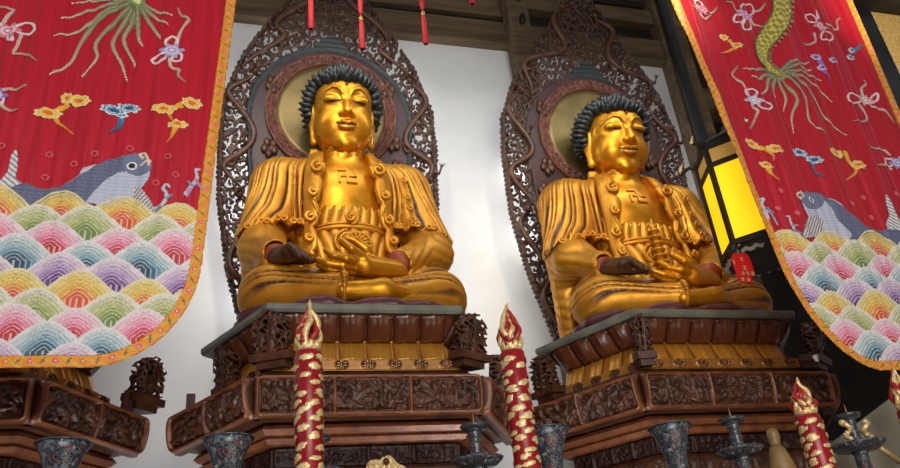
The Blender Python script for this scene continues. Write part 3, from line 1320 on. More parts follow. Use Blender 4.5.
    # loose petal carvings on the plum panel
    for sx, sz in ((-.60, 6.05), (-.66, 5.75), (.62, 6.2), (.66, 5.9), (-.58, 6.75), (.58, 6.8)):
        mb = MB()
        yy = float(m_lean(np.array(sz))) - .05
        for k in range(5):
            a = k * 1.25 + sx * 7
            mb.ball((sx + .05 * math.cos(a), yy - .012, sz + .07 * math.sin(a)), (.035, .025, .05), 8, 6)
        mb.tube([(sx, yy, sz + .1), (sx + .02, yy - .02, sz), (sx - .02, yy, sz - .13)], [.012, .014, .004], 6)
        mb.build('lotus_spray', M['dragon'], t)
    return t


def arch_sd(x, z):
    """signed distance (negative inside) of the round-headed inner panel"""
    r = np.interp(z, [3.8, 4.5, 5.2, 6.0], [.60, .64, .72, .78])
    side = np.abs(x) - r
    cz, R = 6.40, .80
    head = np.hypot(x, z - cz) - R
    return np.where(z < cz - .1, np.minimum(side, head), head)


mandorla(.84, 6.52, 'dark carved openwork aureole behind the Buddha with the sun wheel', 3, [[(402, 38), (398, 56), (391, 70), (389, 78)]], True)
mandorla(3.73, 6.52, 'dark carved openwork aureole behind the Buddha with the pagoda', 8, [[(641, 72), (636, 83), (630, 94)], [(660, 98), (653, 106), (646, 114)]], False)

# ------------------------------------------------------------------ hexagonal tiered pedestals
def hexpts(a, b, m, dpt, o=0.0):
    """plan of a tier: front half width a, side corner (b, m), depth dpt; o grows it outward"""
    P = [(-a, 0.0), (a, 0.0), (b, m), (a, dpt), (-a, dpt), (-b, m)]
    if o == 0:
        return P
    out = []
    n = 6
    for i in range(n):
        p0, p1, p2 = (Vector(P[(i - 1) % n]), Vector(P[i]), Vector(P[(i + 1) % n]))
        d1, d2 = (p1 - p0).normalized(), (p2 - p1).normalized()
        n1, n2 = Vector((d1.y, -d1.x)), Vector((d2.y, -d2.x))
        bis = (n1 + n2)
        bis = bis / bis.length
        out.append(tuple(p1 + bis * (o / bis.dot(n1))))
    return out


SLAB = (.68, 1.12, .87, 1.30)
TIER = (.74, 1.24, .87, 1.36)


def hex_loft(rings, base):
    """rings: (offset, z)"""
    mb = MB()
    v = []
    for o, z in rings:
        for x, y in hexpts(*base, o):
            v.append((x, y, z))
    f = []
    for i in range(len(rings) - 1):
        for k in range(6):
            k2 = (k + 1) % 6
            f.append((i * 6 + k, i * 6 + k2, (i + 1) * 6 + k2, (i + 1) * 6 + k))
    up = rings[-1][1] > rings[0][1]
    n = len(rings)
    f.append(tuple(range(6))[::-1])
    f.append(tuple((n - 1) * 6 + k for k in range(6)))
    if not up:
        f = [q[::-1] for q in f]
    mb.add(v, f)
    return mb


def face_frame(base, o, k):
    """corner a -> corner b of face k, unit outward normal"""
    P = hexpts(*base, o)
    a, b = Vector((*P[k], 0)), Vector((*P[(k + 1) % 6], 0))
    d = (b - a).normalized()
    return a, b, Vector((d.y, -d.x, 0))


def relief(nu, nv, seed, asp, mode):
    """carved relief heights in 0..1"""
    rg = np.random.default_rng(seed)
    U, V = np.meshgrid(np.linspace(0, asp, nu), np.linspace(0, 1, nv), indexing='ij')
    H = np.zeros_like(U)
    if mode == 'figures':
        for _ in range(int(30 * asp)):
            cu, cv = rg.uniform(0, asp), rg.uniform(.05, .95)
            a = rg.uniform(0, PI)
            ru, rv = rg.uniform(.045, .10), rg.uniform(.13, .30)
            du, dv = U - cu, V - cv
            p, q = du * math.cos(a) + dv * math.sin(a), -du * math.sin(a) + dv * math.cos(a)
            r2 = (p / ru) ** 2 + (q / rv) ** 2
            H = np.maximum(H, np.sqrt(np.clip(1 - r2, 0, 1)) * rg.uniform(.5, 1))
        H += .12 * np.abs(np.sin(U * 24 + 3 * np.sin(V * 9)) * np.sin(V * 19 + 2 * np.sin(U * 9)))
    elif mode == 'scroll':
        n = max(1, round(asp * 1.1))
        for i in range(n):
            cu = (i + .5) * asp / n
            r = np.hypot(U - cu, (V - .5))
            th = np.arctan2(V - .5, U - cu)
            H = np.maximum(H, (r < .42) * np.abs(np.sin(r * 18 + 2 * th)) ** .7)
        H += .2 * np.abs(np.sin(U * 26) * np.sin(V * 14))
    elif mode == 'oval':
        n = max(1, round(asp / 2.4))
        for i in range(n):
            cu = (i + .5) * asp / n
            r = np.hypot((U - cu) / .62, (V - .5) / .42)
            th = np.arctan2(V - .5, U - cu)
            H = np.maximum(H, (r < 1) * (.55 + .45 * np.cos(th * 8)) * np.clip(1.2 - r, 0, 1) + (np.abs(r - .95) < .12) * .8)
    return np.clip(H, 0, 1.2)


def panel_grid(a, b, nrm, z0, z1, o0, o1, depth, res, seed, mode, frame=0.0, rnd=0.0, bulge=0.0, lobes=0):
    """relief panel from a to b, between z0 and z1, lower edge pushed out o0 and upper edge o1"""
    L = (b - a).length
    h = z1 - z0
    nu, nv = max(8, int(L / res)), max(6, int(h / res))
    H = relief(nu, nv, seed, L / h, mode)
    u = np.linspace(0, 1, nu)
    v = np.linspace(0, 1, nv)
    U, V = np.meshgrid(u, v, indexing='ij')
    if frame:
        # raised rounded frame round the relief field
        du = np.minimum(U, 1 - U) * L
        dv = np.minimum(V, 1 - V) * h
        r = frame * 1.6
        cx, cz = np.maximum(r - du, 0), np.maximum(r - dv, 0)
        d = np.where((cx > 0) & (cz > 0), r - np.hypot(cx, cz), np.minimum(du, dv))
        fr = np.clip(1 - np.abs(d - frame * .5) / (frame * .55), 0, 1) ** .5
        fld = np.clip((d - frame) / .012, 0, 1)
        H = H * fld * .9 + fr * 1.1
        if rnd:
            H = np.where(d < 0, -1.4, H)
        # upright dividers
        if lobes:
            for q in range(1, lobes):
                H = np.maximum(H, np.clip(1.2 - np.abs(U - q / lobes) * L / .022, 0, 1.0) * (dv > frame * .3))
    X = np.zeros((nu, nv, 3))
    A, D = np.array(a), np.array(b - a)
    n3 = np.array(nrm)
    out = o0 + (o1 - o0) * V + bulge * np.sin(PI * V) + depth * H
    X = A + D * U[..., None] + n3 * out[..., None]
    X[..., 2] = z0 + h * V
    idx = np.arange(nu * nv).reshape(nu, nv)
    F = np.stack([idx[:-1, :-1], idx[1:, :-1], idx[1:, 1:], idx[:-1, 1:]], -1).reshape(-1, 4)
    return X.reshape(-1, 3), F, (nu, nv)


def panel_obj(name, mat, parent, *args, back=.05, mat2=None, hmask=False, **kw):
    X, F, (nu, nv) = panel_grid(*args, **kw)
    a, b, nrm = args[0], args[1], np.array(args[2])
    # closed back, so the panel is a solid board
    n = len(X)
    idx = np.arange(nu * nv).reshape(nu, nv)
    loop = np.concatenate([idx[:, 0], idx[-1, 1:], idx[-2::-1, -1], idx[0, -2:0:-1]])
    B = X[loop].copy()
    base = min(args[5], args[6])
    A3 = np.array(a)
    dist = (B - A3) @ nrm
    B -= nrm * (dist - (base - back))[:, None]
    V = np.concatenate([X, B])
    fs = [tuple(q) for q in F]
    m = len(loop)
    for k in range(m):
        k2 = (k + 1) % m
        fs.append((int(loop[k2]), int(loop[k]), n + k, n + k2))
    fs.append(tuple(n + k for k in range(m))[::-1])
    me = mesh_from(name, V, fs)
    if mat2 is not None:
        me.materials.append(mat)
        me.materials.append(mat2)
        L, h, w = (b - a).length, args[4] - args[3], kw.get('frame', .03) * 1.05
        u, v = np.meshgrid((np.arange(nu - 1) + .5) / (nu - 1), (np.arange(nv - 1) + .5) / (nv - 1), indexing='ij')
        fr = (np.minimum(u, 1 - u) * L < w) | (np.minimum(v, 1 - v) * h < w)
        for q in range(1, kw.get('lobes', 0)):
            fr |= np.abs(u - q / kw['lobes']) * L < .012
        if hmask:
            fr = relief(nu, nv, args[9], L / h, args[10])[:-1, :-1] > .22
        mi = np.zeros(len(me.polygons), np.int32)
        mi[:fr.size] = fr.ravel()
        me.polygons.foreach_set('material_index', mi)
    return mobj(name, me, mat, parent)


def petal_mesh(w, h, out_top, out_bot, thick, point=.3):
    """one carved lobe, standing on z 0..h, front towards -y; flares toward the top"""
    nu, nv = 11, 10
    V = []
    for i in range(nu):
        u = -1 + 2 * i / (nu - 1)
        for j in range(nv):
            v = j / (nv - 1)
            ww = w / 2 * (1.0 - .12 * (1 - v))
            o = out_bot + (out_top - out_bot) * v ** .8 + thick * (1 - u * u) ** .6 * (math.sin(PI * min(1, v * .85 + .15)) ** .6)
            ridge = .012 * max(0, 1 - abs(u) * 5)
            V.append((u * ww, -(o + ridge), v * h - point * w * .25 * abs(u) ** 1.5 * (v > .85)))
    F = []
    for i in range(nu - 1):
        for j in range(nv - 1):
            F.append((i * nv + j, (i + 1) * nv + j, (i + 1) * nv + j + 1, i * nv + j + 1))
    m = len(V)
    V += [(x, .02, z) for x, y, z in V[:]]
    F += [tuple(q + m for q in f[::-1]) for f in F[:]]
    for i in range(nu - 1):
        a, b = i * nv, (i + 1) * nv
        F.append((b, a, a + m, b + m))
        a, b = i * nv + nv - 1, (i + 1) * nv + nv - 1
        F.append((a, b, b + m, a + m))
    for j in range(nv - 1):
        F.append((j, j + 1, j + 1 + m, j + m))
        a = (nu - 1) * nv + j
        F.append((a + 1, a, a + m, a + 1 + m))
    return mesh_from('petal', V, F)


def bracket_mesh(seed, w=.24, h=.30, d=.12):
    """openwork block of carved figures and foliage on a plank"""
    rg = np.random.default_rng(seed)
    ph = rg.uniform(0, 6, 6)

    def fn(X, Y, Z):
        top = h * (.98 - .30 * (np.abs(X) / (w / 2)) ** 2.2)
        bx = np.maximum(np.maximum(np.abs(X) - w / 2, np.abs(Y) - d / 2), np.maximum(.0 - Z, Z - top))
        k = 2 * PI / .085
        wx, wz = X + .02 * np.sin(Z * 30 + ph[0]), Z + .02 * np.sin(X * 33 + ph[1])
        g = np.sin(wx * k + ph[2]) * np.cos(Y * k * .6 + ph[3]) + np.sin(Y * k * .6 + ph[3]) * np.cos(wz * k + ph[4]) + np.sin(wz * k + ph[4]) * np.cos(wx * k + ph[2])
        tun = (np.abs(g) - .62) * .018
        figs = cone((X, Y, Z), (.0, -.02, .02), (.02, -.03, h * .55), .04, .03)
        figs = np.minimum(figs, ell((X, Y, Z), (.025, -.04, h * .68), (.035, .035, .045)))
        figs = np.minimum(figs, cone((X, Y, Z), (-.07, -.02, .02), (-.06, -.04, h * .4), .025, .03))
        return np.maximum(np.minimum(np.maximum(tun, -.2), figs), bx)
    v, f = snet(fn, (-w / 2 - .01, -d / 2 - .02, -.005), (w / 2 + .01, d / 2 + .02, h + .01), .0085)
    return mesh_from('carving', v, f)


def pedestal(cx, Yf, label, seed, kx=1.0, brackets=(), stubs=()):
    t = thing('hexagonal_pedestal', label, 'pedestal', (cx, Yf, 0), 0, 'tiered hexagonal pedestals under the statues')
    t.scale = (kx, 1, 1)
    faces = (5, 0, 1)
    hex_loft([(-.30, 3.735), (0.0, 3.735), (.012, 3.755), (.012, 3.79), (0, 3.80)], SLAB).build('top_slab', M['slate'], t, False)
    # dark lobes under the slab, flaring outward
    hex_loft([(-.24, 3.55), (-.14, 3.62), (-.06, 3.735)], SLAB).build('cove', M['wood_red'], t, False)
    for k in range(6):
        a, b, nrm = face_frame(SLAB, -.16, k)
        if k not in faces:
            continue
        L = (b - a).length
        n = max(4, round(L / .185))
        ang = math.atan2(nrm.y, nrm.x) + PI / 2
        key = 'petal%.3f' % (L / n)
        if key not in CACHE:
            CACHE[key] = petal_mesh(L / n * .98, .165, .135, .0, .028)
            CACHE[key + 'g'] = petal_mesh(L / n * .98, .155, -.015, .055, .014, 0)
        for i in range(n):
            p = a + (b - a) * ((i + .5) / n)
            o = mobj('petal', CACHE[key], M['wood_red'], t)
            o.location = (p.x, p.y, 3.575)
            o.rotation_euler = (0, 0, ang)
            o = mobj('gilded_petal', CACHE[key + 'g'], M['gilt_band'], t)
            o.location = (p.x, p.y, 3.425)
            o.rotation_euler = (0, 0, ang)
    hex_loft([(-.18, 3.42), (-.18, 3.60)], SLAB).build('neck', M['gilt_trim'], t, False)
    # band of oval ornaments
    hex_loft([(-.10, 3.33), (-.06, 3.335), (-.06, 3.415), (-.10, 3.425)], SLAB).build('ornament_rail', M['gilt_trim'], t, False)
    for k in faces:
        a, b, nrm = face_frame(SLAB, -.06, k)
        a.z = b.z = 0
        panel_obj('oval_ornaments', M['gilt_trim'], t, a, b, nrm, 3.340, 3.412, .004, .004, .014, .006, seed + k, 'oval', mat2=M['wood_dark'], hmask=True)
    # large carved tier
    hex_loft([(-.16, 2.98), (-.10, 3.0), (-.02, 3.02), (.0, 3.24), (-.04, 3.30), (-.08, 3.335)], TIER).build('carved_tier', M['wood'], t, False)
    for k in faces:
        a, b, nrm = face_frame(TIER, .02, k)
        panel_obj('carved_panel', M['wood'], t, a, b, nrm, 2.995, 3.262, .0, .035, .048, .0065, seed * 7 + k, 'figures',
                  frame=.030, rnd=1, lobes=3 if k == 0 else 2, bulge=.02, mat2=M['wood_light'])
    # mouldings below
    hex_loft([(-.17, 2.865), (-.14, 2.87), (-.115, 2.90), (-.135, 2.915), (-.11, 2.925), (-.08, 2.955), (-.10, 2.985)], TIER).build('moulding', M['wood_light'], t, False)
    hex_loft([(-.24, 2.72), (-.22, 2.72), (-.22, 2.87), (-.24, 2.87)], TIER).build('frieze', M['wood_dark'], t, False)
    for k in faces:
        a, b, nrm = face_frame(TIER, -.215, k)
        panel_obj('frieze_carving', M['wood_dark'], t, a, b, nrm, 2.73, 2.862, .0, .0, .03, .009, seed * 3 + k, 'figures', frame=.012, lobes=4)
        a, b, nrm = face_frame(TIER, -.13, k)
        panel_obj('lower_scrolls', M['wood'], t, a, b, nrm, 2.55, 2.68, .0, .0, .025, .011, seed * 5 + k, 'scroll')
    hex_loft([(-.16, 2.52), (-.135, 2.53), (-.135, 2.69), (-.17, 2.72)], TIER).build('lower_tier', M['wood'], t, False)
    hex_loft([(.06, 0.0), (.06, .5), (-.10, .6), (-.20, 1.1), (-.20, 2.2), (-.10, 2.40), (-.12, 2.52)], TIER).build('plinth', M['wood_dark'], t, False)
    for i, (bx, by, bz, rz, tilt, sc) in enumerate(brackets):
        key = 'br%d' % (i % 3)
        if key not in CACHE:
            CACHE[key] = bracket_mesh(20 + i)
            mb = MB()
            mb.box((-.14, -.075, -.05), (.14, .075, .003))
            mb.box((-.10, -.05, -.10), (.10, .10, -.045))
            CACHE['brb'] = mb.mesh('bracket_base', False)
        o = mobj('corner_carving', CACHE[key], M['wood'], t)
        o.location = (bx, by, bz)
        o.rotation_euler = (tilt, 0, rz)
        o.scale = (sc, 1, abs(1.0 if sc > .7 else 1.0))
        mobj('bracket_base', CACHE['brb'], M['wood'], o)
    for sx, sy in stubs:
        mb = MB()
        mb.box((sx - .03, sy - .03, 3.24), (sx + .03, sy + .03, 3.42))
        mb.build('post_stub', M['wood'], t, False)
    return t


BR = [(-.64, .02, 3.44, -.45, .18, 1), (.72, .02, 3.44, .5, .18, 1), (1.16, .80, 3.42, 1.25, .12, .9)]
PY = 4.985
pedestal(.88, PY, 'tiered hexagonal pedestal under the Buddha with the sun wheel', 5, 1.0, BR + [(-.92, .62, 3.42, -1.1, .12, .9)], [(-1.18, .82)])
pedestal(3.67, PY, 'tiered hexagonal pedestal under the Buddha with the pagoda', 9, 1.07,
         [(-.66, .0, 3.44, -.2, .18, .5), (.80, .06, 3.42, .6, .18, 1), (-1.10, .82, 3.42, -1.2, .12, .9)])
pedestal(-1.90, PY, 'carved wooden pedestal half hidden behind the banner with the dark carp facing right', 14, 1.0,
         [(1.28, .80, 3.40, .9, .14, 1)], [(1.19, .72)])

# ------------------------------------------------------------------ embroidered hangings (plane Y = 4)
BY = 4.0


def px(pts, Y=BY):
    return np.array([at(x, y, Y)[[0, 2]] for x, y in pts])


def in_poly(X, Z, pts):
    r = np.zeros(X.shape, bool)
    n = len(pts)
    for i in range(n):
        x0, z0 = pts[i]
        x1, z1 = pts[(i + 1) % n]
        if z0 == z1:
            continue
        c = ((z0 > Z) != (z1 > Z)) & (X < (x1 - x0) * (Z - z0) / (z1 - z0) + x0)
        r ^= c
    return r


def smooth_line(pts, n=40, closed=False):
    """Catmull-Rom through the points"""
    P = np.asarray(pts, float)
    if closed:
        P = np.vstack([P[-1], P, P[0], P[1]])
    else:
        P = np.vstack([2 * P[0] - P[1], P, 2 * P[-1] - P[-2]])
    m = len(P) - 3
    out = []
    for i in range(m):
        a, b, c, d = P[i:i + 4]
        for t in np.linspace(0, 1, max(3, n // m), endpoint=False):
            out.append(.5 * (2 * b + (c - a) * t + (2 * a - 5 * b + 4 * c - d) * t * t + (-a + 3 * b - 3 * c + d) * t ** 3))
    if not closed:
        out.append(P[-2])
    return np.array(out)


def line_d(X, Z, pts, w0, w1=None):
    """(distance - half width) to a polyline whose width runs from w0 to w1, and the fraction along it"""
    w1 = w0 if w1 is None else w1
    best = np.full(X.shape, 9.0)
    frac = np.zeros(X.shape)
    n = len(pts) - 1
    for i in range(n):
        a, b = pts[i], pts[i + 1]
        d = b - a
        t = np.clip(((X - a[0]) * d[0] + (Z - a[1]) * d[1]) / (d @ d + 1e-12), 0, 1)
        f = (i + t) / n
        e = np.hypot(X - a[0] - t * d[0], Z - a[1] - t * d[1]) - (w0 + (w1 - w0) * f)
        m = e < best
        best = np.where(m, e, best)
        frac = np.where(m, f, frac)
    return best, frac


class Stitch:
    """one embroidered motif: layers of thread colour laid on the cloth"""

    def __init__(s, lo, hi, step=.0055):
        s.xs = np.arange(lo[0], hi[0], step)
        s.zs = np.arange(lo[1], hi[1], step)
        s.X, s.Z = np.meshgrid((s.xs[:-1] + s.xs[1:]) / 2, (s.zs[:-1] + s.zs[1:]) / 2, indexing='ij')
        s.C = np.zeros(s.X.shape + (3,))
        s.A = np.zeros(s.X.shape, bool)
        s.H = np.zeros(s.X.shape)

    def put(s, mask, col, h=None):
        col = np.asarray(col, float)
        s.C[mask] = col[mask] if col.ndim == 3 else col
        s.A |= mask
        if h is not None:
            s.H[mask] = h[mask] if hasattr(h, 'shape') else h

    def stroke(s, pts, w0, w1, c0, c1=None):
        d, f = line_d(s.X, s.Z, np.asarray(pts), w0, w1)
        c0, c1 = lin(c0), lin(c1 if c1 is not None else c0)
        s.put(d < 0, c0 + (c1 - c0) * (f[..., None] ** 1.7), .002)

    def poly(s, pts, c):
        s.put(in_poly(s.X, s.Z, np.asarray(pts)), lin(c), .002)

    def mesh(s, name, fold, lift=.007):
        nx, nz = len(s.xs), len(s.zs)
        X, Z = np.meshgrid(s.xs, s.zs, indexing='ij')
        Hv = np.zeros((nx, nz))
        Hv[:-1, :-1] = s.H
        V = np.stack([X, BY + fold(X, Z) - lift - Hv, Z], -1).reshape(-1, 3)
        vid = np.arange(nx * nz).reshape(nx, nz)
        m = s.A
        F = np.stack([vid[:-1, :-1][m], vid[1:, :-1][m], vid[1:, 1:][m], vid[:-1, 1:][m]], 1)
        used = np.unique(F)
        if len(used) == 0:
            return None
        re = np.full(len(V), -1)
        re[used] = np.arange(len(used))
        Vt = V[used]
        Ft = re[F]
        # thickness of the stitching
        k = len(Vt)
        Vb = Vt + np.array([0, .005, 0])
        A = np.pad(m, 1)
        sides = []
        cor = {(-1, 0): (3, 0), (1, 0): (1, 2), (0, -1): (0, 1), (0, 1): (2, 3)}
        for (dx, dz), (p, q) in cor.items():
            nb = A[1 + dx:A.shape[0] - 1 + dx, 1 + dz:A.shape[1] - 1 + dz]
            e = ~nb[m]
            sides.append(np.stack([Ft[e][:, q], Ft[e][:, p], Ft[e][:, p] + k, Ft[e][:, q] + k], 1))
        S = np.concatenate(sides)
        cs = np.concatenate([s.C[m][~A[1 + dx:A.shape[0] - 1 + dx, 1 + dz:A.shape[1] - 1 + dz][m]] for (dx, dz) in cor])
        me = mesh_from(name, np.concatenate([Vt, Vb]), np.concatenate([Ft, S]), True)
        col = np.concatenate([s.C[m], cs])
        ca = me.color_attributes.new('dye', 'FLOAT_COLOR', 'CORNER')
        c4 = np.ones((len(col) * 4, 4), np.float32)
        c4[:, :3] = np.repeat(col, 4, 0)
        ca.data.foreach_set('color', c4.ravel())
        return me


def box_of(pts, pad=.05):
    P = np.asarray(pts)
    return P.min(0) - pad, P.max(0) + pad


WAVE = {
    'yellow': [(238, 218, 150), (232, 204, 96), (240, 196, 60), (238, 172, 30), (240, 130, 20), (232, 84, 26)],
    'green': [(232, 228, 208), (206, 206, 160), (190, 196, 130), (170, 180, 100), (140, 164, 70), (110, 140, 60)],
    'pink': [(240, 216, 226), (244, 190, 210), (246, 160, 190), (240, 120, 164), (226, 70, 110), (206, 36, 60)],
    'blue': [(224, 228, 230), (190, 208, 214), (160, 190, 202), (110, 160, 180), (50, 114, 144), (24, 74, 106)],
    'purple': [(232, 216, 232), (214, 190, 218), (196, 164, 208), (172, 130, 192), (140, 88, 168), (104, 50, 134)],
}
ORDER = ['yellow', 'green', 'pink', 'blue', 'purple']


def hill_table():
    """outline of one wave scale, as radius over angle, seen from the middle of its foot"""
    t = np.linspace(-1, 1, 201)
    z = .5 * (np.cos(PI * t) + 1) * .45 + .55 * np.cos(PI * t / 2)
    a = np.arctan2(z, t)
    r = np.hypot(t, z)
    o = np.argsort(a)
    return a[o], r[o]


HA, HR = hill_table()


def waves(X, Z, x0, ztop, sp, row, slope, S, base_cut):
    """rows of overlapping wave scales, upper rows first"""
    hw, hh = sp * .74, sp * .53
    for j in range(14):
        c = ORDER[j % 5]
        cols = np.array([lin(q) for q in WAVE[c]])
        off = (.5 if j % 2 else 0) * sp
        for i in range(-6, 7):
            cx = x0 + off + i * sp + .05 * sp * math.sin(1.9 * j) + .03 * math.sin(3 * i + 5 * j)
            cz = ztop - j * row - hh * .97 + slope * (cx - x0) + .012 * math.sin(2.3 * i + 1.7 * j)
            m = (np.abs(X - cx) < hw) & (Z > cz - sp * .62) & (Z < cz + hh)
            if not m.any():
                continue
            dx, dz = (X[m] - cx) / hw, (Z[m] - cz) / hh
            a = np.arctan2(np.maximum(dz, 1e-4), dx)
            s = np.hypot(dx, np.maximum(dz, 0)) / np.interp(a, HA, HR)
            ok = (s < 1) & (S.base[m])
            q = (1 - s) * 8.2
            k = np.clip((q / 8.2 * 6.4).astype(int), 0, 5)
            fr = q - np.floor(q)
            col = cols[k]
            line = (fr < .26)
            pale = np.array([lin((244, 238, 226))])
            col = np.where(line[:, None], .45 * col + .55 * pale, col)
            seam = fr > .88
            col = np.where(seam[:, None], .5 * col + .5 * np.array([lin((128, 116, 96))]), col)
            jit = 1 + .10 * np.sin(X[m] * 700 + Z[m] * 430)
            col = col * jit[:, None]
            ii = np.argwhere(m)[ok]
            S.C[ii[:, 0], ii[:, 1]] = col[ok]
            S.A[ii[:, 0], ii[:, 1]] = True
            S.H[ii[:, 0], ii[:, 1]] = (.004 * np.sin(PI * np.clip(fr, 0, 1)) + .003 * (1 - s))[ok]


CLOUDS = {'gold': ((246, 226, 150), (244, 176, 40), (230, 110, 20)), 'blue': ((226, 232, 238), (60, 130, 170), (30, 80, 120)), 'mauve': ((226, 206, 232), (150, 110, 190), (100, 70, 150))}


def cloud(name, heads, tail, kind, fold, root, k=1.0, label=None):
    pale, mid, deep = CLOUDS[kind]
    allp = np.vstack([px([(x, y) for x, y, rx, ry, a in heads]), px(tail)])
    S = Stitch(*box_of(allp, .16))
    S.stroke(smooth_line(px(tail), 30), .020, .004, mid, deep)
    for x, y, rx, ry, a in heads:
        c = px([(x, y)])[0]
        ca, sa = math.cos(a), math.sin(a)
        u = ((S.X - c[0]) * ca + (S.Z - c[1]) * sa) / rx
        v = (-(S.X - c[0]) * sa + (S.Z - c[1]) * ca) / ry
        sc = 1 + .10 * np.cos(7 * np.arctan2(v, u))
        r = np.hypot(u, v) / sc
        S.put(r < 1, lin(pale), .003)
        S.put(r < .78, lin(mid), .003)
        S.put((r < .62) & (r > .50), lin(pale), .003)
        S.put(r < .34, lin(deep), .003)
    me = S.mesh(name, fold)
    o = mobj(name, me, M['thread'], root)
    if label:
        o['label'] = label
    return o


def knot(cxy, loops, tails, body, fold, root, label=None):
    """ribbon tied in loops, its ends trailing"""
    pts = [cxy] + [p for l in loops for p in l] + [p for t_ in tails for p in t_]
    S = Stitch(*box_of(px(pts), .06))
    for t_ in tails:
        S.stroke(smooth_line(px(t_), 30), .011, .007, (216, 190, 170), (170, 120, 90))
    for l in loops:
        P = smooth_line(px(l), 36, True)
        S.stroke(P, .008, .008, (244, 220, 220), (232, 196, 206))
    c = px([cxy])[0]
    r = np.hypot(S.X - c[0], (S.Z - c[1]) * 1.25)
    th = np.arctan2(S.Z - c[1], S.X - c[0])
    bl, ring = body
    S.put(r < .062 * (1 + .25 * np.cos(6 * th)), lin(bl), .003)
    S.put((np.abs(r - .036) < .008), lin(ring), .004)
    S.put(r < .014, lin((240, 230, 240)), .004)
    o = mobj('ribbon_knot', S.mesh('ribbon_knot', fold), M['thread'], root)
    if label:
        o['label'] = label


def tail_strands(center, strands, fold, root):
    pts = [center] + [p for s in strands for p in s]
    S = Stitch(*box_of(px(pts), .05))
    for s in strands:
        P = smooth_line(px([center] + list(s)), 30)
        S.stroke(P, .019, .004, (104, 108, 70), (240, 224, 196))
        d, f = line_d(S.X, S.Z, P, .004, .002)
        S.put(d < 0, lin((176, 164, 120)), .003)
    c = px([center])[0]
    r = np.hypot(S.X - c[0], S.Z - c[1])
    S.put(r < .05, lin((120, 150, 90)), .004)
    S.put(r < .025, lin((230, 226, 140)), .004)
    mobj('dragon_tail_fin', S.mesh('dragon_tail_fin', fold), M['thread'], root)


def carp(body, belly, head, tail, fin, dorsal, eye, whisk, fold, root):
    allp = np.vstack([px(q) for q in (body, tail, fin, dorsal, head)])
    S = Stitch(*box_of(allp, .05), step=.005)
    # dorsal and tail
    S.poly(smooth_line(px(dorsal), 40, True), (206, 200, 210))
    P = smooth_line(px(tail), 60, True)
    m = in_poly(S.X, S.Z, P)
    st = np.sin((S.X * .8 + S.Z) * 190)
    S.put(m, np.where((st > .1)[..., None], lin((150, 148, 156)), lin((232, 230, 226))), .002)
    B = smooth_line(px(body), 80, True)
    m = in_poly(S.X, S.Z, B)
    sx, sz = S.X / .030, S.Z / .024
    row = np.floor(sz)
    fx = (sx + .5 * (row % 2)) % 1 - .5
    fz = sz - row
    arc = np.hypot(fx, fz) % 1
    shade = np.where(arc > .82, .55, 1.0)
    S.put(m, lin((104, 110, 142)) * shade[..., None], .003)
    m2 = m & in_poly(S.X, S.Z, smooth_line(px(belly), 60, True))
    S.put(m2, lin((196, 200, 222)) * (.5 + .5 * shade[..., None]), .004)
    h = smooth_line(px(head), 60, True)
    S.put(in_poly(S.X, S.Z, h), lin((112, 120, 150)), .004)
    F = smooth_line(px(fin), 40, True)
    m = in_poly(S.X, S.Z, F)
    st = np.sin((S.X - S.Z * .7) * 260)
    S.put(m, np.where((st > 0)[..., None], lin((130, 126, 132)), lin((222, 214, 210))), .003)
    e = px([eye])[0]
    r = np.hypot(S.X - e[0], S.Z - e[1])
    S.put(r < .028, lin((236, 236, 240)), .005)
    S.put(r < .018, lin((16, 16, 22)), .005)
    for w in whisk:
        S.stroke(smooth_line(px(w), 20), .008, .006, (236, 214, 190))
    o = mobj('carp', S.mesh('carp', fold), M['thread'], root)
    o['label'] = 'embroidered blue grey carp'


def spray(lines, fold, root):
    allp = [p for l, w, c in lines for p in l]
    S = Stitch(*box_of(px(allp), .04))
    for l, w, c in lines:
        S.stroke(smooth_line(px(l), 24), w, w * .5, c)
    mobj('wave_spray', S.mesh('wave_spray', fold), M['thread'], root)


def bubbles(spots, hole, fold, root):
    for p in spots:
        c = px([p])[0]
        S = Stitch(c - .04, c + .04)
        r = np.hypot(S.X - c[0], S.Z - c[1])
        S.put((r < .021) & (r >= hole), lin((222, 84, 90)), .002)
        mobj('bubble', S.mesh('bubble', fold), M['thread'], root)


def fold_fn(seed):
    rg = np.random.default_rng(seed)
    ph = rg.uniform(0, 6, 6)

    def f(x, z):
        s = x + .03 * np.sin(z * 1.3 + ph[5])
        k = np.clip((z - 2.9) / 1.6, .25, 1)
        return k * (.0050 * np.sin(s * 52 + ph[0] + .6 * np.sin(z * 1.1)) + .0035 * np.sin(s * 97 + ph[1]) + .014 * np.sin(s * 15 + ph[2]))
    return f


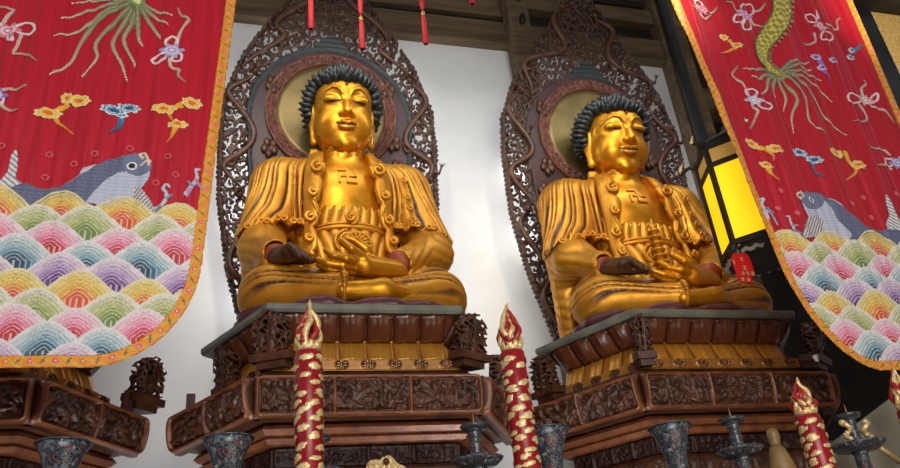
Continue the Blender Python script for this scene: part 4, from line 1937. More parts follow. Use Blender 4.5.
def banner(name, label, xl, xr, zb, zt, taper, rc, seed):
    tl, tr_ = taper
    """xl, xr: side edges at height 4.0; the sides lean inward going down by taper per metre; rounded foot"""
    fold = fold_fn(seed)
    t = thing(name, label, 'banner', ((xl + xr) / 2, BY, zb), 0, 'embroidered temple hangings')
    st = .012
    xs = np.arange(xl - .35, xr + .35, st)
    zs = np.arange(zb - .01, zt + st, st)

    def sd(X, Z):
        """distance inside the outline"""
        L = xl - tl * (Z - 4.0)
        Rr = xr + tr_ * (Z - 4.0)
        cx = (L + Rr) / 2
        dx = (Rr - L) / 2 - np.abs(X - cx)
        dz = Z - zb
        rx, rz = rc
        u, v = np.maximum(1 - dx / rx, 0), np.maximum(1 - dz / rz, 0)
        e = (u ** 2.1 + v ** 2.1) ** (1 / 2.1)
        cor = (1 - e) * (u * u * rx + v * v * rz) / (u * u + v * v + 1e-9)
        return np.where((u > 0) & (v > 0), np.minimum(cor, np.minimum(dx, dz)), np.minimum(dx, dz))
    # the red satin
    X, Z = np.meshgrid(xs, zs, indexing='ij')
    xc, zc = np.meshgrid((xs[:-1] + xs[1:]) / 2, (zs[:-1] + zs[1:]) / 2, indexing='ij')
    V, F = plate_flat(sd(xc, zc) > .012, xs, zs, fold)
    o = mobj('satin_cloth', mesh_from('satin_cloth', V, F), M['satin'], t)
    # woven border with little flowers
    S = Stitch((xl - .32, zb - .01), (xr + .32, zt), .005)
    d = sd(S.X, S.Z)
    W = .064
    m = (d > 0) & (d < W)
    # position along the border
    cxm = (xl + xr) / 2
    run = np.where(S.Z > zb + .75, S.Z * 1.0, np.arctan2(S.Z - zb - .75, (S.X - cxm)) * .78)
    base = np.where((np.abs(d - W / 2) > W * .40)[..., None], lin((206, 120, 20)), lin((240, 150, 26)))
    base = np.where((np.sin(run * 70 + d * 90) > .72)[..., None], lin((222, 176, 60)), base)
    S.put(m, base, .003)
    p = (run / .115) % 1 - .5
    rr = np.hypot(p * .115, d - W / 2)
    k = np.floor(run / .115)
    flower = rr < .0135 * (1 + .2 * np.cos(5 * np.arctan2(d - W / 2, p * .115)))
    cA, cB = lin((232, 92, 130)), lin((226, 120, 60))
    S.put(m & flower, np.where((k % 3 != 1)[..., None], cA, cB), .005)
    S.put(m & (rr < .005), lin((250, 220, 190)), .006)
    p2 = ((run / .115) + .5) % 1 - .5
    r2 = np.hypot(p2 * .115, d - W / 2)
    S.put(m & (r2 < .007), lin((96, 116, 80)), .005)
    S.put(m & (np.abs(p2 * .115 - (d - W / 2) * .8) < .004) & (np.abs(d - W / 2) < .018), lin((120, 110, 60)), .004)
    o = mobj('border_trim', S.mesh('border_trim', fold, .004), M['thread'], t)
    o['label'] = 'orange border woven with small pink flowers'
    # cord loops and rod
    mb = MB()
    Lx, Rx = xl - tl * (zt - 4.0), xr + tr_ * (zt - 4.0)
    mb.tube([(Lx - .08, BY, zt + .022), (Rx + .08, BY, zt + .022)], .028, 12)
    mb.build('rod', M['timber_dark'], t)
    for o in t.children:
        o.matrix_parent_inverse = Matrix.Translation((-(xl + xr) / 2, -BY, -zb))
    return t, fold, sd


def plate_flat(mask, xs, zs, fold):
    nx, nz = len(xs), len(zs)
    X, Z = np.meshgrid(xs, zs, indexing='ij')
    y = BY + fold(X, Z)
    vid = np.arange(nx * nz).reshape(nx, nz)
    a, b, c, d = vid[:-1, :-1][mask], vid[1:, :-1][mask], vid[1:, 1:][mask], vid[:-1, 1:][mask]
    m = nx * nz
    fr = np.stack([X, y, Z], -1).reshape(-1, 3)
    bk = np.stack([X, y + .006, Z], -1).reshape(-1, 3)
    F = [np.stack([a, b, c, d], 1), np.stack([d, c, b, a], 1) + m]
    pad = np.pad(mask, 1)
    for (dx, dz), (p, q) in {(-1, 0): (d, a), (1, 0): (b, c), (0, -1): (a, b), (0, 1): (c, d)}.items():
        nb = pad[1 + dx:pad.shape[0] - 1 + dx, 1 + dz:pad.shape[1] - 1 + dz]
        e = ~nb[mask]
        F.append(np.stack([q[e], p[e], p[e] + m, q[e] + m], 1))
    V = np.concatenate([fr, bk])
    F = np.concatenate(F)
    used = np.unique(F)
    re = np.full(len(V), -1)
    re[used] = np.arange(len(used))
    return V[used], re[F]


def wave_part(root, fold, sd, lo, hi, x0, ztop, sp, row, slope):
    S = Stitch(lo, hi, .0055)
    S.base = sd(S.X, S.Z) > .06
    waves(S.X, S.Z, x0, ztop, sp, row, slope, S, 0)
    o = mobj('wave_embroidery', S.mesh('wave_embroidery', fold, .008), M['thread'], root)
    o['label'] = 'pastel rows of overlapping wave scales'


def settle(root):
    """children built in world place keep it under their thing"""
    inv = Matrix.Translation(-Vector(root.location))
    for o in root.children:
        o.matrix_parent_inverse = inv


# --- hanging on the left
bl, fl, sdl = banner('embroidered_banner', 'red satin banner whose embroidered carp faces right, beside the Buddha with the sun wheel', -2.00, -.175, 3.0, 6.95, (.054, .054), (.50, .60), 2)
p = px([(64, 191)])[0]
spl = float(px([(124, 197)])[0][0] - p[0])
wave_part(bl, fl, sdl, (-2.05, 2.95), (-.1, 4.15), p[0], p[1], spl, .098, -.06)
carp(body=[(150, 166), (146, 158), (132, 154), (116, 158), (96, 167), (72, 182), (48, 189), (24, 184), (10, 190), (0, 202), (20, 206), (50, 203), (80, 203), (104, 206), (128, 200), (144, 186), (150, 176)],
     belly=[(112, 176), (124, 172), (150, 172), (152, 180), (140, 196), (110, 212), (84, 212), (92, 196)],
     head=[(124, 158), (136, 153), (148, 158), (152, 165), (150, 172), (142, 176), (130, 174), (124, 168)],
     tail=[(22, 184), (16, 178), (18, 164), (17, 151), (11, 160), (8, 174), (-2, 186), (-8, 192), (4, 196), (16, 192)],
     fin=[(134, 188), (142, 190), (152, 204), (155, 214), (146, 212), (136, 204)],
     dorsal=[(96, 166), (84, 170), (78, 178), (60, 188), (72, 190), (92, 180), (110, 168)],
     eye=(132, 166), whisk=[[(143, 158), (140, 154), (144, 153), (148, 160), (149, 166)], [(150, 162), (146, 162), (141, 165)]], fold=fl, root=bl)
spray([([(156, 210), (164, 204), (167, 196), (163, 190), (167, 186), (170, 189)], .012, (206, 206, 220)), ([(166, 200), (172, 196)], .009, (130, 160, 190)), ([(160, 208), (154, 213)], .010, (110, 140, 170))], fl, bl)
spray([([(186, 194), (192, 186), (197, 178), (196, 170), (200, 169)], .013, (214, 204, 222)), ([(192, 186), (188, 182)], .011, (150, 150, 190)), ([(196, 180), (203, 190)], .010, (190, 140, 180)), ([(190, 190), (187, 197)], .012, (190, 140, 190))], fl, bl)
cloud('cloud_motif', [(79, 101, .062, .042, -.1), (67, 98, .035, .042, .2), (48, 113, .072, .036, .1)], [(66, 106), (56, 110), (56, 119), (62, 125), (73, 134)], 'gold', fl, bl, label='gold cloud')
cloud('cloud_motif', [(129, 108, .062, .033, .0), (114, 112, .078, .034, -.25)], [(122, 111), (121, 121), (118, 128), (110, 134)], 'blue', fl, bl, label='blue cloud')
cloud('cloud_motif', [(192, 104, .060, .042, -.1), (164, 110, .072, .036, -.1)], [(180, 108), (170, 112), (170, 117), (173, 123)], 'gold', fl, bl, label='gold cloud')
cloud('cloud_motif', [(178, 126, .058, .028, .1)], [(176, 128), (174, 133), (172, 138), (167, 143)], 'gold', fl, bl, label='small gold cloud')
tail_strands((137, 1), [[(112, 6), (84, 12), (62, 19)], [(104, 14), (80, 30), (54, 36)], [(98, 22), (80, 45), (70, 62), (50, 75)], [(112, 28), (96, 45), (97, 60), (82, 76)], [(124, 26), (113, 46), (122, 66), (127, 81)], [(132, 24), (124, 42), (133, 60), (135, 66)],
                         [(138, 28), (139, 40), (143, 46)], [(148, 20), (158, 34), (160, 38)], [(154, 16), (168, 25)], [(155, 10), (172, 16)], [(118, 2), (96, 1), (72, 2)]], fl, bl)
knot((172, 52), [[(168, 48), (166, 42), (172, 38), (178, 42), (176, 47)], [(166, 54), (156, 56), (152, 60), (158, 63), (166, 58)], [(176, 54), (182, 58), (180, 63), (172, 61)]],
     [[(176, 46), (181, 33), (189, 22), (182, 18), (178, 10)], [(170, 60), (171, 68), (179, 72), (178, 78), (185, 84)]], ((176, 160, 206), (214, 204, 230)), fl, bl, 'mauve ribbon knot')
knot((8, 30), [[(14, 30), (22, 25), (32, 25), (35, 32), (28, 36), (18, 33)], [(4, 28), (-4, 22), (-10, 28), (-3, 34)], [(10, 34), (13, 41), (7, 38)]],
     [[(3, 22), (8, 14), (13, 9), (2, 6), (-6, 7)], [(21, 37), (18, 46), (14, 54), (26, 56), (36, 62)]], ((220, 120, 140), (240, 200, 210)), fl, bl, 'pink ribbon knot')
knot((-6, 96), [[(-2, 96), (4, 98), (2, 104), (-5, 102)]], [[(-4, 92), (8, 90), (16, 91), (27, 88)], [(0, 104), (8, 111), (18, 112)]], ((150, 120, 190), (214, 200, 226)), fl, bl, 'mauve ribbon knot')
bubbles(((2, 147), (49, 154), (74, 165), (95, 155), (45, 177), (168, 158), (176, 176), (156, 184), (130, 148)), .012, fl, bl)
settle(bl)

# --- hanging on the right
br, fr_, sdr = banner('embroidered_banner', 'red satin banner whose embroidered carp faces left, beside the Buddha with the pagoda', 3.525, 5.165, 2.955, 6.95, (.088, .022), (.48, .86), 5)
p = px([(828, 230)])[0]
spr = float(px([(863, 228)])[0][0] - px([(828, 230)])[0][0]) * 1.16
wave_part(br, fr_, sdr, (3.4, 2.95), (5.3, 4.25), p[0], p[1], spr, .098, .02)
carp(body=[(800, 196), (806, 192), (818, 193), (830, 200), (844, 210), (858, 221), (876, 230), (892, 230), (906, 236), (906, 246), (880, 244), (862, 240), (846, 240), (826, 234), (812, 224), (802, 206)],
     belly=[(802, 204), (820, 200), (830, 206), (838, 222), (850, 236), (840, 242), (818, 230), (806, 216)],
     head=[(799, 196), (806, 192), (816, 193), (823, 198), (822, 206), (812, 210), (804, 207)],
     tail=[(886, 228), (888, 216), (885, 204), (884, 196), (890, 206), (896, 218), (906, 226), (914, 236), (900, 240)],
     fin=[(818, 216), (824, 222), (822, 232), (812, 238), (803, 238), (803, 228), (808, 218)],
     dorsal=[(826, 198), (838, 204), (848, 214), (858, 222), (850, 222), (838, 212)],
     eye=(811, 200), whisk=[[(800, 199), (796, 196), (799, 193), (803, 197)], [(802, 197), (800, 192)]], fold=fr_, root=br)
spray([([(768, 218), (765, 210), (762, 203), (764, 199), (760, 199)], .013, (206, 206, 222)), ([(765, 210), (772, 214), (778, 224)], .012, (170, 180, 210)), ([(768, 208), (774, 212)], .010, (140, 150, 190))], fr_, br)
spray([([(800, 238), (794, 230), (790, 222), (789, 217), (786, 217)], .012, (214, 214, 226)), ([(791, 226), (797, 226)], .010, (160, 170, 190)), ([(794, 231), (801, 234)], .010, (120, 150, 180))], fr_, br)
cloud('cloud_motif', [(752, 143, .058, .038, -.6), (774, 150, .072, .036, -.1)], [(758, 147), (768, 152), (772, 156), (773, 161)], 'gold', fr_, br, label='gold cloud')
cloud('cloud_motif', [(766, 165, .052, .026, -.4)], [(768, 168), (770, 173), (774, 177), (779, 180)], 'gold', fr_, br, label='small gold cloud')
cloud('cloud_motif', [(800, 152, .058, .034, -.2), (814, 160, .066, .034, -.1)], [(806, 156), (812, 164), (816, 172), (824, 178)], 'blue', fr_, br, label='blue cloud')
cloud('cloud_motif', [(836, 153, .062, .040, -.2), (858, 165, .060, .038, -.1)], [(846, 152), (850, 161), (857, 170), (852, 176), (846, 180)], 'gold', fr_, br, label='gold cloud')
cloud('cloud_motif', [(724, 37, .036, .030, -.9), (736, 46, .052, .028, .1)], [(730, 42), (735, 48), (728, 51), (722, 52)], 'gold', fr_, br, label='small gold cloud')
cloud('cloud_motif', [(816, 57, .042, .030, -.4), (832, 62, .042, .028, -.2), (822, 68, .040, .028, -.1)], [(820, 62), (824, 72), (828, 76), (830, 82)], 'mauve', fr_, br, label='mauve cloud')
cloud('cloud_motif', [(852, 50, .036, .026, .7), (851, 57, .034, .028, .3)], [(853, 52), (858, 48), (861, 46)], 'blue', fr_, br, label='small blue cloud')
tail_strands((778, 73), [[(762, 70), (752, 71), (743, 69)], [(764, 76), (758, 80), (750, 77)], [(768, 80), (766, 90), (760, 96)], [(774, 84), (775, 95), (776, 98)], [(780, 84), (786, 98), (784, 110)], [(784, 82), (796, 100), (792, 116), (794, 132)],
                         [(790, 80), (804, 98), (808, 122), (824, 133)], [(794, 78), (812, 96), (826, 118), (846, 135)], [(796, 76), (814, 84), (832, 101)], [(800, 72), (812, 76), (822, 80)], [(796, 66), (806, 70), (812, 70)], [(792, 62), (802, 64), (810, 62)]], fr_, br)
# dragon tail body above the fin
P = smooth_line(px([(779, -22), (781, 0), (780, 18), (770, 34), (762, 46), (762, 58), (768, 66), (778, 74)]), 60)
S = Stitch(*box_of(P, .12))
d, f = line_d(S.X, S.Z, P, .115, .035)
wid = .115 + (.035 - .115) * f
band = np.sin(f * 130) * np.sin((d + wid) / wid * 9)
S.put(d < 0, np.where((band > .0)[..., None], lin((214, 200, 90)), lin((150, 136, 44))), .004 + .004 * np.clip(band, 0, 1))
S.put((d < 0) & (d > -.012), lin((96, 104, 50)), .004)
S.put((d > 0) & (d < .03) & (np.sin(f * 170) > .3) & (S.X > np.interp(-S.Z, -P[:, 1], P[:, 0])), lin((170, 140, 90)), .003)
o = mobj('dragon_tail', S.mesh('dragon_tail', fr_, .010), M['thread'], br)
o['label'] = 'gold scaled dragon tail'
knot((745, 15), [[(740, 10), (744, 4), (752, 5), (754, 12), (749, 14)], [(741, 16), (734, 17), (733, 23), (739, 24), (743, 20)], [(745, 20), (742, 27), (746, 31), (751, 28), (749, 20)]],
     [[(741, 12), (734, 11), (731, 5), (725, 3)], [(751, 17), (755, 24), (762, 26), (770, 28)], [(753, 11), (760, 10), (764, 5)]], ((206, 120, 190), (236, 190, 226)), fr_, br, 'pink ribbon knot')
knot((820, 28), [[(814, 24), (806, 20), (806, 15), (812, 17), (815, 22)], [(824, 32), (832, 36), (830, 41), (821, 41), (820, 36)], [(816, 20), (815, 12), (818, 18)]],
     [[(826, 25), (832, 26), (838, 29), (837, 21), (840, 18)], [(814, 34), (815, 42), (808, 44), (804, 42)]], ((220, 130, 150), (244, 200, 206)), fr_, br, 'pink ribbon knot')
knot((753, 101), [[(747, 96), (745, 91), (751, 90), (756, 94), (752, 98)], [(759, 103), (768, 104), (771, 108), (765, 111), (758, 107)]],
     [[(748, 94), (742, 84), (733, 74), (737, 67)], [(752, 107), (757, 112), (754, 120), (751, 128)]], ((190, 184, 204), (228, 222, 232)), fr_, br, 'grey ribbon knot')
knot((866, 100), [[(860, 98), (850, 94), (846, 99), (850, 104), (860, 102)], [(871, 98), (876, 94), (877, 100), (871, 103)]],
     [[(864, 96), (862, 88), (866, 84), (864, 80)], [(858, 104), (866, 116), (864, 122), (852, 122)], [(872, 106), (882, 110), (888, 117), (892, 124)]], ((220, 150, 160), (244, 214, 214)), fr_, br, 'pink ribbon knot')
knot((898, 163), [[(894, 160), (886, 158), (886, 164), (893, 165)], [(900, 158), (906, 156), (905, 163)]],
     [[(890, 154), (884, 149), (874, 149), (866, 146)], [(892, 168), (884, 165), (876, 166)]], ((150, 140, 200), (214, 206, 230)), fr_, br, 'mauve ribbon knot')
knot((702, 10), [[(698, 8), (694, 3), (699, 1), (703, 6)]], [[(700, 14), (705, 19), (712, 14)], [(704, 8), (712, 12), (717, 8)], [(697, 12), (692, 8)]], ((206, 90, 120), (230, 160, 176)), fr_, br, 'rose ribbon knot')
bubbles(((780, 191), (778, 208), (796, 214), (864, 197), (851, 204), (896, 194), (872, 217)), 0, fr_, br)
settle(br)

# ------------------------------------------------------------------ altar tables and what stands on them
AZ = 1.60


def altar(cx, w, label):
    t = thing('altar_table', label, 'table', (cx, 3.62, 0), 0, 'altar tables before the pedestals')
    mb = MB()
    mb.box((-w / 2, -.50, AZ - .07), (w / 2, .50, AZ))
    mb.build('tabletop', M['wood_dark'], t, False, .01)
    mb = MB()
    mb.box((-w / 2 + .08, -.44, AZ - .22), (w / 2 - .08, .44, AZ - .07))
    mb.build('apron', M['wood_red'], t, False, .008)
    for sx in (-1, 1):
        for sy in (-1, 1):
            mb = MB()
            x, y = sx * (w / 2 - .14), sy * .38
            mb.box((x - .05, y - .05, 0), (x + .05, y + .05, AZ - .22))
            mb.build('leg', M['wood_red'], t, False, .01)
    return t


altar(.76, 2.0, 'dark altar table before the pedestal of the Buddha with the sun wheel')
altar(3.05, 2.05, 'dark altar table before the pedestal of the Buddha with the pagoda')
altar(-1.40, 1.9, 'dark altar table before the half hidden pedestal')


def gilded_relief(r, z0, z1, seed, name='gilded_relief'):
    """raised gold cloud and dragon scraps winding round a candle"""
    rg = np.random.default_rng(seed)
    nth, nz = 110, int((z1 - z0) / .0042)
    th = np.linspace(0, 2 * PI, nth, endpoint=False)
    z = np.linspace(z0, z1, nz)
    T, Z = np.meshgrid(th + PI / nth, z[:-1], indexing='ij')
    F = np.full(T.shape, -1.0)
    k = 0
    zz = z0 + .02
    while zz < z1 - .015:
        for q in range(4):
            a0 = q * PI / 2 + k * .80 + rg.uniform(-.25, .25)
            c = zz + rg.uniform(-.010, .010)
            for j in range(3):
                a1, c1 = a0 + rg.uniform(-.25, .25), c + rg.uniform(-.009, .009)
                da = np.angle(np.exp(1j * (T - a1))) * r
                dz = Z - c1 - .18 * da
                F = np.maximum(F, 1 - np.sqrt((da / rg.uniform(.020, .034)) ** 2 + (dz / rg.uniform(.010, .016)) ** 2))
        zz += .042
        k += 1
    F += .16 * np.sin(T * 37 + Z * 300) * np.sin(Z * 520)
    m = F > .10
    H = .003 + .004 * np.clip(F, 0, 1) ** .5 + .002 * np.sin(T * 60) * np.sin(Z * 900)
    vid = np.arange(nth * nz).reshape(nth, nz)
    Hv = np.zeros((nth, nz))
    Hv[:, :-1] = np.where(m, H, .002)
    R_ = r + Hv
    A = np.repeat(th[:, None], nz, 1)
    ZZ = np.repeat(z[None, :], nth, 0)
    V = np.stack([R_ * np.cos(A), R_ * np.sin(A), ZZ], -1).reshape(-1, 3)
    nx = np.roll(vid, -1, 0)
    q = np.stack([vid[:, :-1][m], nx[:, :-1][m], nx[:, 1:][m], vid[:, 1:][m]], 1)
    used = np.unique(q)
    re = np.full(len(V), -1)
    re[used] = np.arange(len(used))
    return mesh_from(name, V[used], re[q])


def flame_parts(parent, z, h, r, seed):
    rg = np.random.default_rng(seed)
    mb = MB()
    mb.lathe([(r * .75, z), (r * .95, z + .02), (r * .55, z + .045), (r * .35, z + .06)], seg=18)
    for k in range(9):
        a = k * 2 * PI / 9
        mb.ball((r * .72 * math.cos(a), r * .72 * math.sin(a), z + .03), (.016, .016, .026), 8, 6)
    mb.build('flame_base', M['leaf'], parent)
    for k in range(13):
        a = 2 * PI * k / 13 + rg.uniform(-.2, .2)
        hh = h * (1.0 if k == 0 else rg.uniform(.5, .98))
        pts, rad = [], []
        for i in range(13):
            u = i / 12
            rr = r * (.62 + .34 * math.sin(PI * min(1, u * 1.3)) + .10 * math.sin(u * 14 + k * 2) - .58 * u ** 1.8)
            aa = a + .9 * math.sin(u * 5 + k) * .5
            pts.append((max(.004, rr) * math.cos(aa), max(.004, rr) * math.sin(aa), z + .02 + hh * u))
            rad.append(.0145 * (math.sin(PI * (u * .85 + .12)) ** .7) + .001)
        mb = MB()
        mb.tube(pts, rad, 7)
        mb.build('flame_tongue', M['flame_red'] if k % 2 else M['leaf'], parent)


def candle(x, y, ztop, r, fl, label, seed):
    t = thing('altar_candle', label, 'candle', (x, y, AZ), 0, 'red candles with gold relief')
    H = ztop - AZ
    mb = MB()
    mb.lathe([(r * 1.3, 0), (r * 1.3, .02), (r * 1.15, .05), (r * 1.05, .08), (r, .09)], seg=28)
    mb.build('base', M['enamel_dark'], t)
    mb = MB()
    mb.lathe([(r, .08), (r, H - .006), (r * .95, H), (r * .2, H + .002)], seg=36)
    mb.build('candle_body', M['wax'], t)
    o = mobj('gilded_relief', gilded_relief(r, max(.1, H - .95), H - .01, seed), M['leaf'], t)
    o['label'] = 'raised gold clouds winding round the wax'
    flame_parts(t, H, fl, r, seed)
    return t


candle(.34, 3.60, 2.93, .062, .255, 'tall red and gold candle standing before the sun wheel Buddha, nearest the left banner', 1)
candle(1.38, 3.60, 2.93, .062, .255, 'tall red and gold candle between the two Buddhas, against the white wall', 2)
candle(3.05, 3.60, 2.56, .066, .20, 'shorter red and gold candle before the pagoda Buddha, beside the ochre jar', 3)
candle(3.745, 3.60, 2.58, .062, .235, 'red and gold candle cut by the frame, under the right banner', 4)


def vase(x, y, label):
    t = thing('cloisonne_vase', label, 'vase', (x, y, AZ), 0, 'flared blue enamel altar vases')
    mb = MB()
    mb.lathe([(.085, 0), (.095, .02), (.09, .06), (.062, .12), (.055, .22), (.075, .30), (.088, .36), (.075, .43), (.050, .52), (.044, .62), (.048, .72), (.062, .82), (.088, .90), (.112, .945),
              (.110, .946), (.085, .895), (.058, .82), (.040, .70)], seg=40)
    mb.build('vase_body', M['cloisonne'], t)
    for r, z in ((.1135, .948), (.0905, .36), (.0475, .62), (.093, .025)):
        mb = MB()
        mb.tube([(r * math.cos(a), r * math.sin(a), z) for a in np.linspace(0, 2 * PI, 49)], .0045, 6)
        mb.build('rim' if z > .9 else 'gilt_band', M['enamel_dark'] if z > .9 else M['gilt_trim'], t)
    return t


vase(-.705, 3.70, 'flared enamel vase under the left banner, before the half hidden pedestal')
vase(-.015, 3.70, 'flared enamel vase beneath the post stub of the sun wheel Buddha\'s pedestal')
vase(1.55, 3.70, 'flared enamel vase just beside the candle between the two Buddhas')
vase(2.25, 3.70, 'flared enamel vase before the front corner of the pagoda Buddha\'s pedestal')


def candlestick(x, y, label, plate=.125, dragons=False):
    t = thing('enamel_candlestick', label, 'candlestick', (x, y, AZ), 0, 'dark enamel candlesticks')
    mb = MB()
    mb.lathe([(.13, 0), (.135, .02), (.10, .10), (.06, .17), (.045, .30), (.05, .45), (.04, .60), (.038, .76), (.05, .78)], seg=30)
    mb.build('foot', M['cloisonne'], t)
    mb = MB()
    mb.lathe([(.04, .775), (plate * .75, .785), (plate, .812), (plate + .004, .822), (plate - .006, .818), (plate * .7, .800), (.03, .796)], seg=40)
    mb.build('drip_plate', M['cloisonne'], t)
    mb = MB()
    mb.lathe([(.038, .795), (.044, .82), (.034, .845), (.030, .87), (.036, .885), (.030, .90), (.028, .925), (.038, .94), (.026, .95), (.034, .957), (.048, .965)], seg=28)
    mb.build('stem', M['cloisonne'], t)
    mb = MB()
    mb.lathe([(.030, .960), (.064, .968), (.072, .988), (.069, .990), (.058, .978), (.006, .974)], seg=32)
    mb.build('cup', M['enamel_dark'], t)
    mb = MB()
    mb.lathe([(.006, .972), (.004, 1.02), (.001, 1.05)], seg=8)
    mb.build('spike', M['gilt_trim'], t)
    if dragons:
        for s in (-1, 1):
            mb = MB()
            pts = [(s * (.062 + .016 * math.sin(u * 8)), -.03 - .016 * math.cos(u * 8), .835 + .10 * u) for u in np.linspace(0, 1, 16)]
            mb.tube(pts, [.012 + .004 * (i % 2) for i in range(15)] + [.006], 8)
            mb.ball(pts[-1], .020)
            for i in range(3, 14, 2):
                x0, y0, z0 = pts[i]
                mb.tube([(x0, y0, z0), (x0 + s * .022, y0 - .01, z0 + .010)], [.008, .002], 5)
            mb.build('gilded_dragon', M['leaf'], t)
    return t


candlestick(1.17, 3.72, 'dark enamel candlestick with a wide drip plate, between the filigree lid and the tall candle')
candlestick(.40, 3.86, 'dark enamel candlestick mostly behind the first red candle')
candlestick(2.655, 3.72, 'dark enamel candlestick before the pagoda Buddha\'s pedestal, beside the ochre jar')
candlestick(3.41, 3.70, 'dark enamel candlestick with small gold dragons on its stem', .15, True)

# filigree lid of an incense burner
t = thing('incense_burner', 'incense burner with a pale gold filigree lid, between the candle and the candlestick', 'incense burner', (.70, 3.70, AZ))
mb = MB()
mb.lathe([(.07, 0), (.09, .03), (.06, .12), (.07, .30), (.13, .45), (.15, .56), (.12, .66), (.11, .68)], seg=32)
mb.build('bowl', M['enamel_dark'], t)


def f_lid(X, Y, Z):
    d = ell((X, Y, Z), (0, 0, .72), (.115, .06, .125))
    d = np.maximum(d, .66 - Z)
    k = 2 * PI / .036
    g = np.sin(X * k) * np.cos(Z * k) + np.sin(Z * k + 1) * np.cos(Y * k) + np.sin(Y * k) * np.cos(X * k)
    lobe = .008 * np.cos(9 * np.arctan2(Z - .70, X))
    return np.maximum(d - lobe, (np.abs(g) - .75) * .010)


v, f = snet(f_lid, (-.135, -.08, .65), (.135, .08, .87), .0055)
o = mobj('filigree_lid', mesh_from('filigree_lid', v, f), M['leaf'], t)
o['label'] = 'pale gold filigree lid'
mb = MB()
mb.ball((0, -.055, .81), .016)
mb.build('knob', M['bronze'], t)

# ochre jar
t = thing('ochre_jar', 'small pale ochre jar with a rounded knob, beside the shorter red candle', 'jar', (2.875, 3.70, AZ))
mb = MB()
mb.lathe([(.06, 0), (.078, .05), (.082, .45), (.080, .62), (.072, .70), (.055, .77), (.040, .815), (.032, .825)], seg=28)
mb.build('jar_body', M['stupa'], t)
mb = MB()
mb.lathe([(.032, .825), (.028, .84), (.034, .868), (.035, .890), (.029, .912), (.012, .922)], seg=24)
mb.build('lid_knob', M['stupa'], t)

# pale board leaning behind the candlestick with the dragons
t = thing('leaning_board', 'pale grey board leaning behind the candlestick with the gold dragons', 'board', (3.70, 4.0, AZ))
mb = MB()
q0, q1 = at(806, 462, 4.0), at(893, 396, 4.0)
ol = [(q0[0] - 3.70, 0), (q1[0] - 3.70, 0), (q1[0] - 3.70, q1[2] - AZ), (q0[0] - 3.70, q0[2] - AZ)]
mb.add([(x, -.012, z) for x, z in ol] + [(x, .012, z) for x, z in ol], [(0, 1, 2, 3), (7, 6, 5, 4), (1, 0, 4, 5), (2, 1, 5, 6), (3, 2, 6, 7), (0, 3, 7, 4)])
mb.build('board', M['paleboard'], t, False, .004)
q0, q1 = at(878, 446, 3.98), at(900, 462, 3.98)
mb = MB()
mb.tube([(q0[0] - 3.70, -.022, q0[2] - AZ), (q1[0] - 3.70, -.022, q1[2] - AZ)], .016, 8)
o = mb.build('gold_strip', M['leaf'], t)
o['label'] = 'gold coloured strip'


# ------------------------------------------------------------------ things held by the statues
def wheel(loc):
    t = thing('sun_wheel', 'small gilded sun wheel with radiating petals, above the lap of the left Buddha', 'wheel', loc)
    t.rotation_euler = (math.radians(-8), 0, 0)
    mb = MB()
    mb.tube([(.105 * math.cos(a), 0, .105 * math.sin(a)) for a in np.linspace(0, 2 * PI, 41)], .014, 8)
    mb.build('rim', M['gold_robe'], t)
    for k in range(14):
        a = 2 * PI * k / 14
        mb = MB()
        mb.tube([(.035 * math.cos(a), -.008, .035 * math.sin(a)), (.07 * math.cos(a), -.016, .07 * math.sin(a)), (.10 * math.cos(a), -.006, .10 * math.sin(a))], [.006, .012, .008], 6)
        mb.build('petal', M['gold_robe'], t)
    mb = MB()
    mb.ball((0, -.010, 0), (.038, .022, .038))
    mb.build('hub', M['gold_robe'], t)
    mb = MB()
    mb.tube([(0, .004, -.105), (.0, .02, -.21)], .014, 8)
    mb.build('stalk', M['gold_robe'], t)


wheel((.88 + .01, 5.74 - .42, SEAT_Z + .665))


def pagoda(loc):
    t = thing('miniature_pagoda', 'tiny gilded tiered pagoda resting on the hand of the right Buddha', 'pagoda', loc)
    mb = MB()
    mb.lathe([(.06, 0), (.065, .02), (.05, .035)], seg=6)
    mb.build('base', M['gold_robe'], t)
    for k in range(6):
        z = .03 + k * .062
        r = .072 - .004 * k
        mb = MB()
        mb.lathe([(r * .62, z), (r * .62, z + .032), (r, z + .034), (r * .98, z + .042), (r * .6, z + .060)], seg=8)
        mb.build('tier', M['gold_robe'], t)
    mb = MB()
    mb.lathe([(.03, .40), (.022, .43), (.010, .44), (.016, .46), (.001, .52)], seg=8)
    mb.build('finial', M['gold_robe'], t)


pagoda((3.47, 5.25, SEAT_Z + .47))

# ------------------------------------------------------------------ palace lantern with its red plaque
LY = 4.36
e0 = at(703, 148, LY)
e1 = at(735, 243, LY)
LX = float((e0[0] + e1[0]) / 2)
LR = .30
ROT = math.radians(-50)
# corner 0 sits at the seen edge; the centre lies behind and to the right of it
cdir = Vector((math.cos(ROT + math.radians(62)), math.sin(ROT + math.radians(62)), 0))
LC = Vector((LX, LY, 0)) + cdir * LR
zb_, zt_ = float(e1[2]), float(e0[2])
t = thing('palace_lantern', 'dark framed palace lantern with lit yellow silk panels beside the right banner', 'lantern', (LC.x, LC.y, zb_))


def lc(k, r=LR, z=0.0):
    a0 = math.atan2(-cdir.y, -cdir.x) + k * PI / 3
    return Vector((r * math.cos(a0), r * math.sin(a0), z))


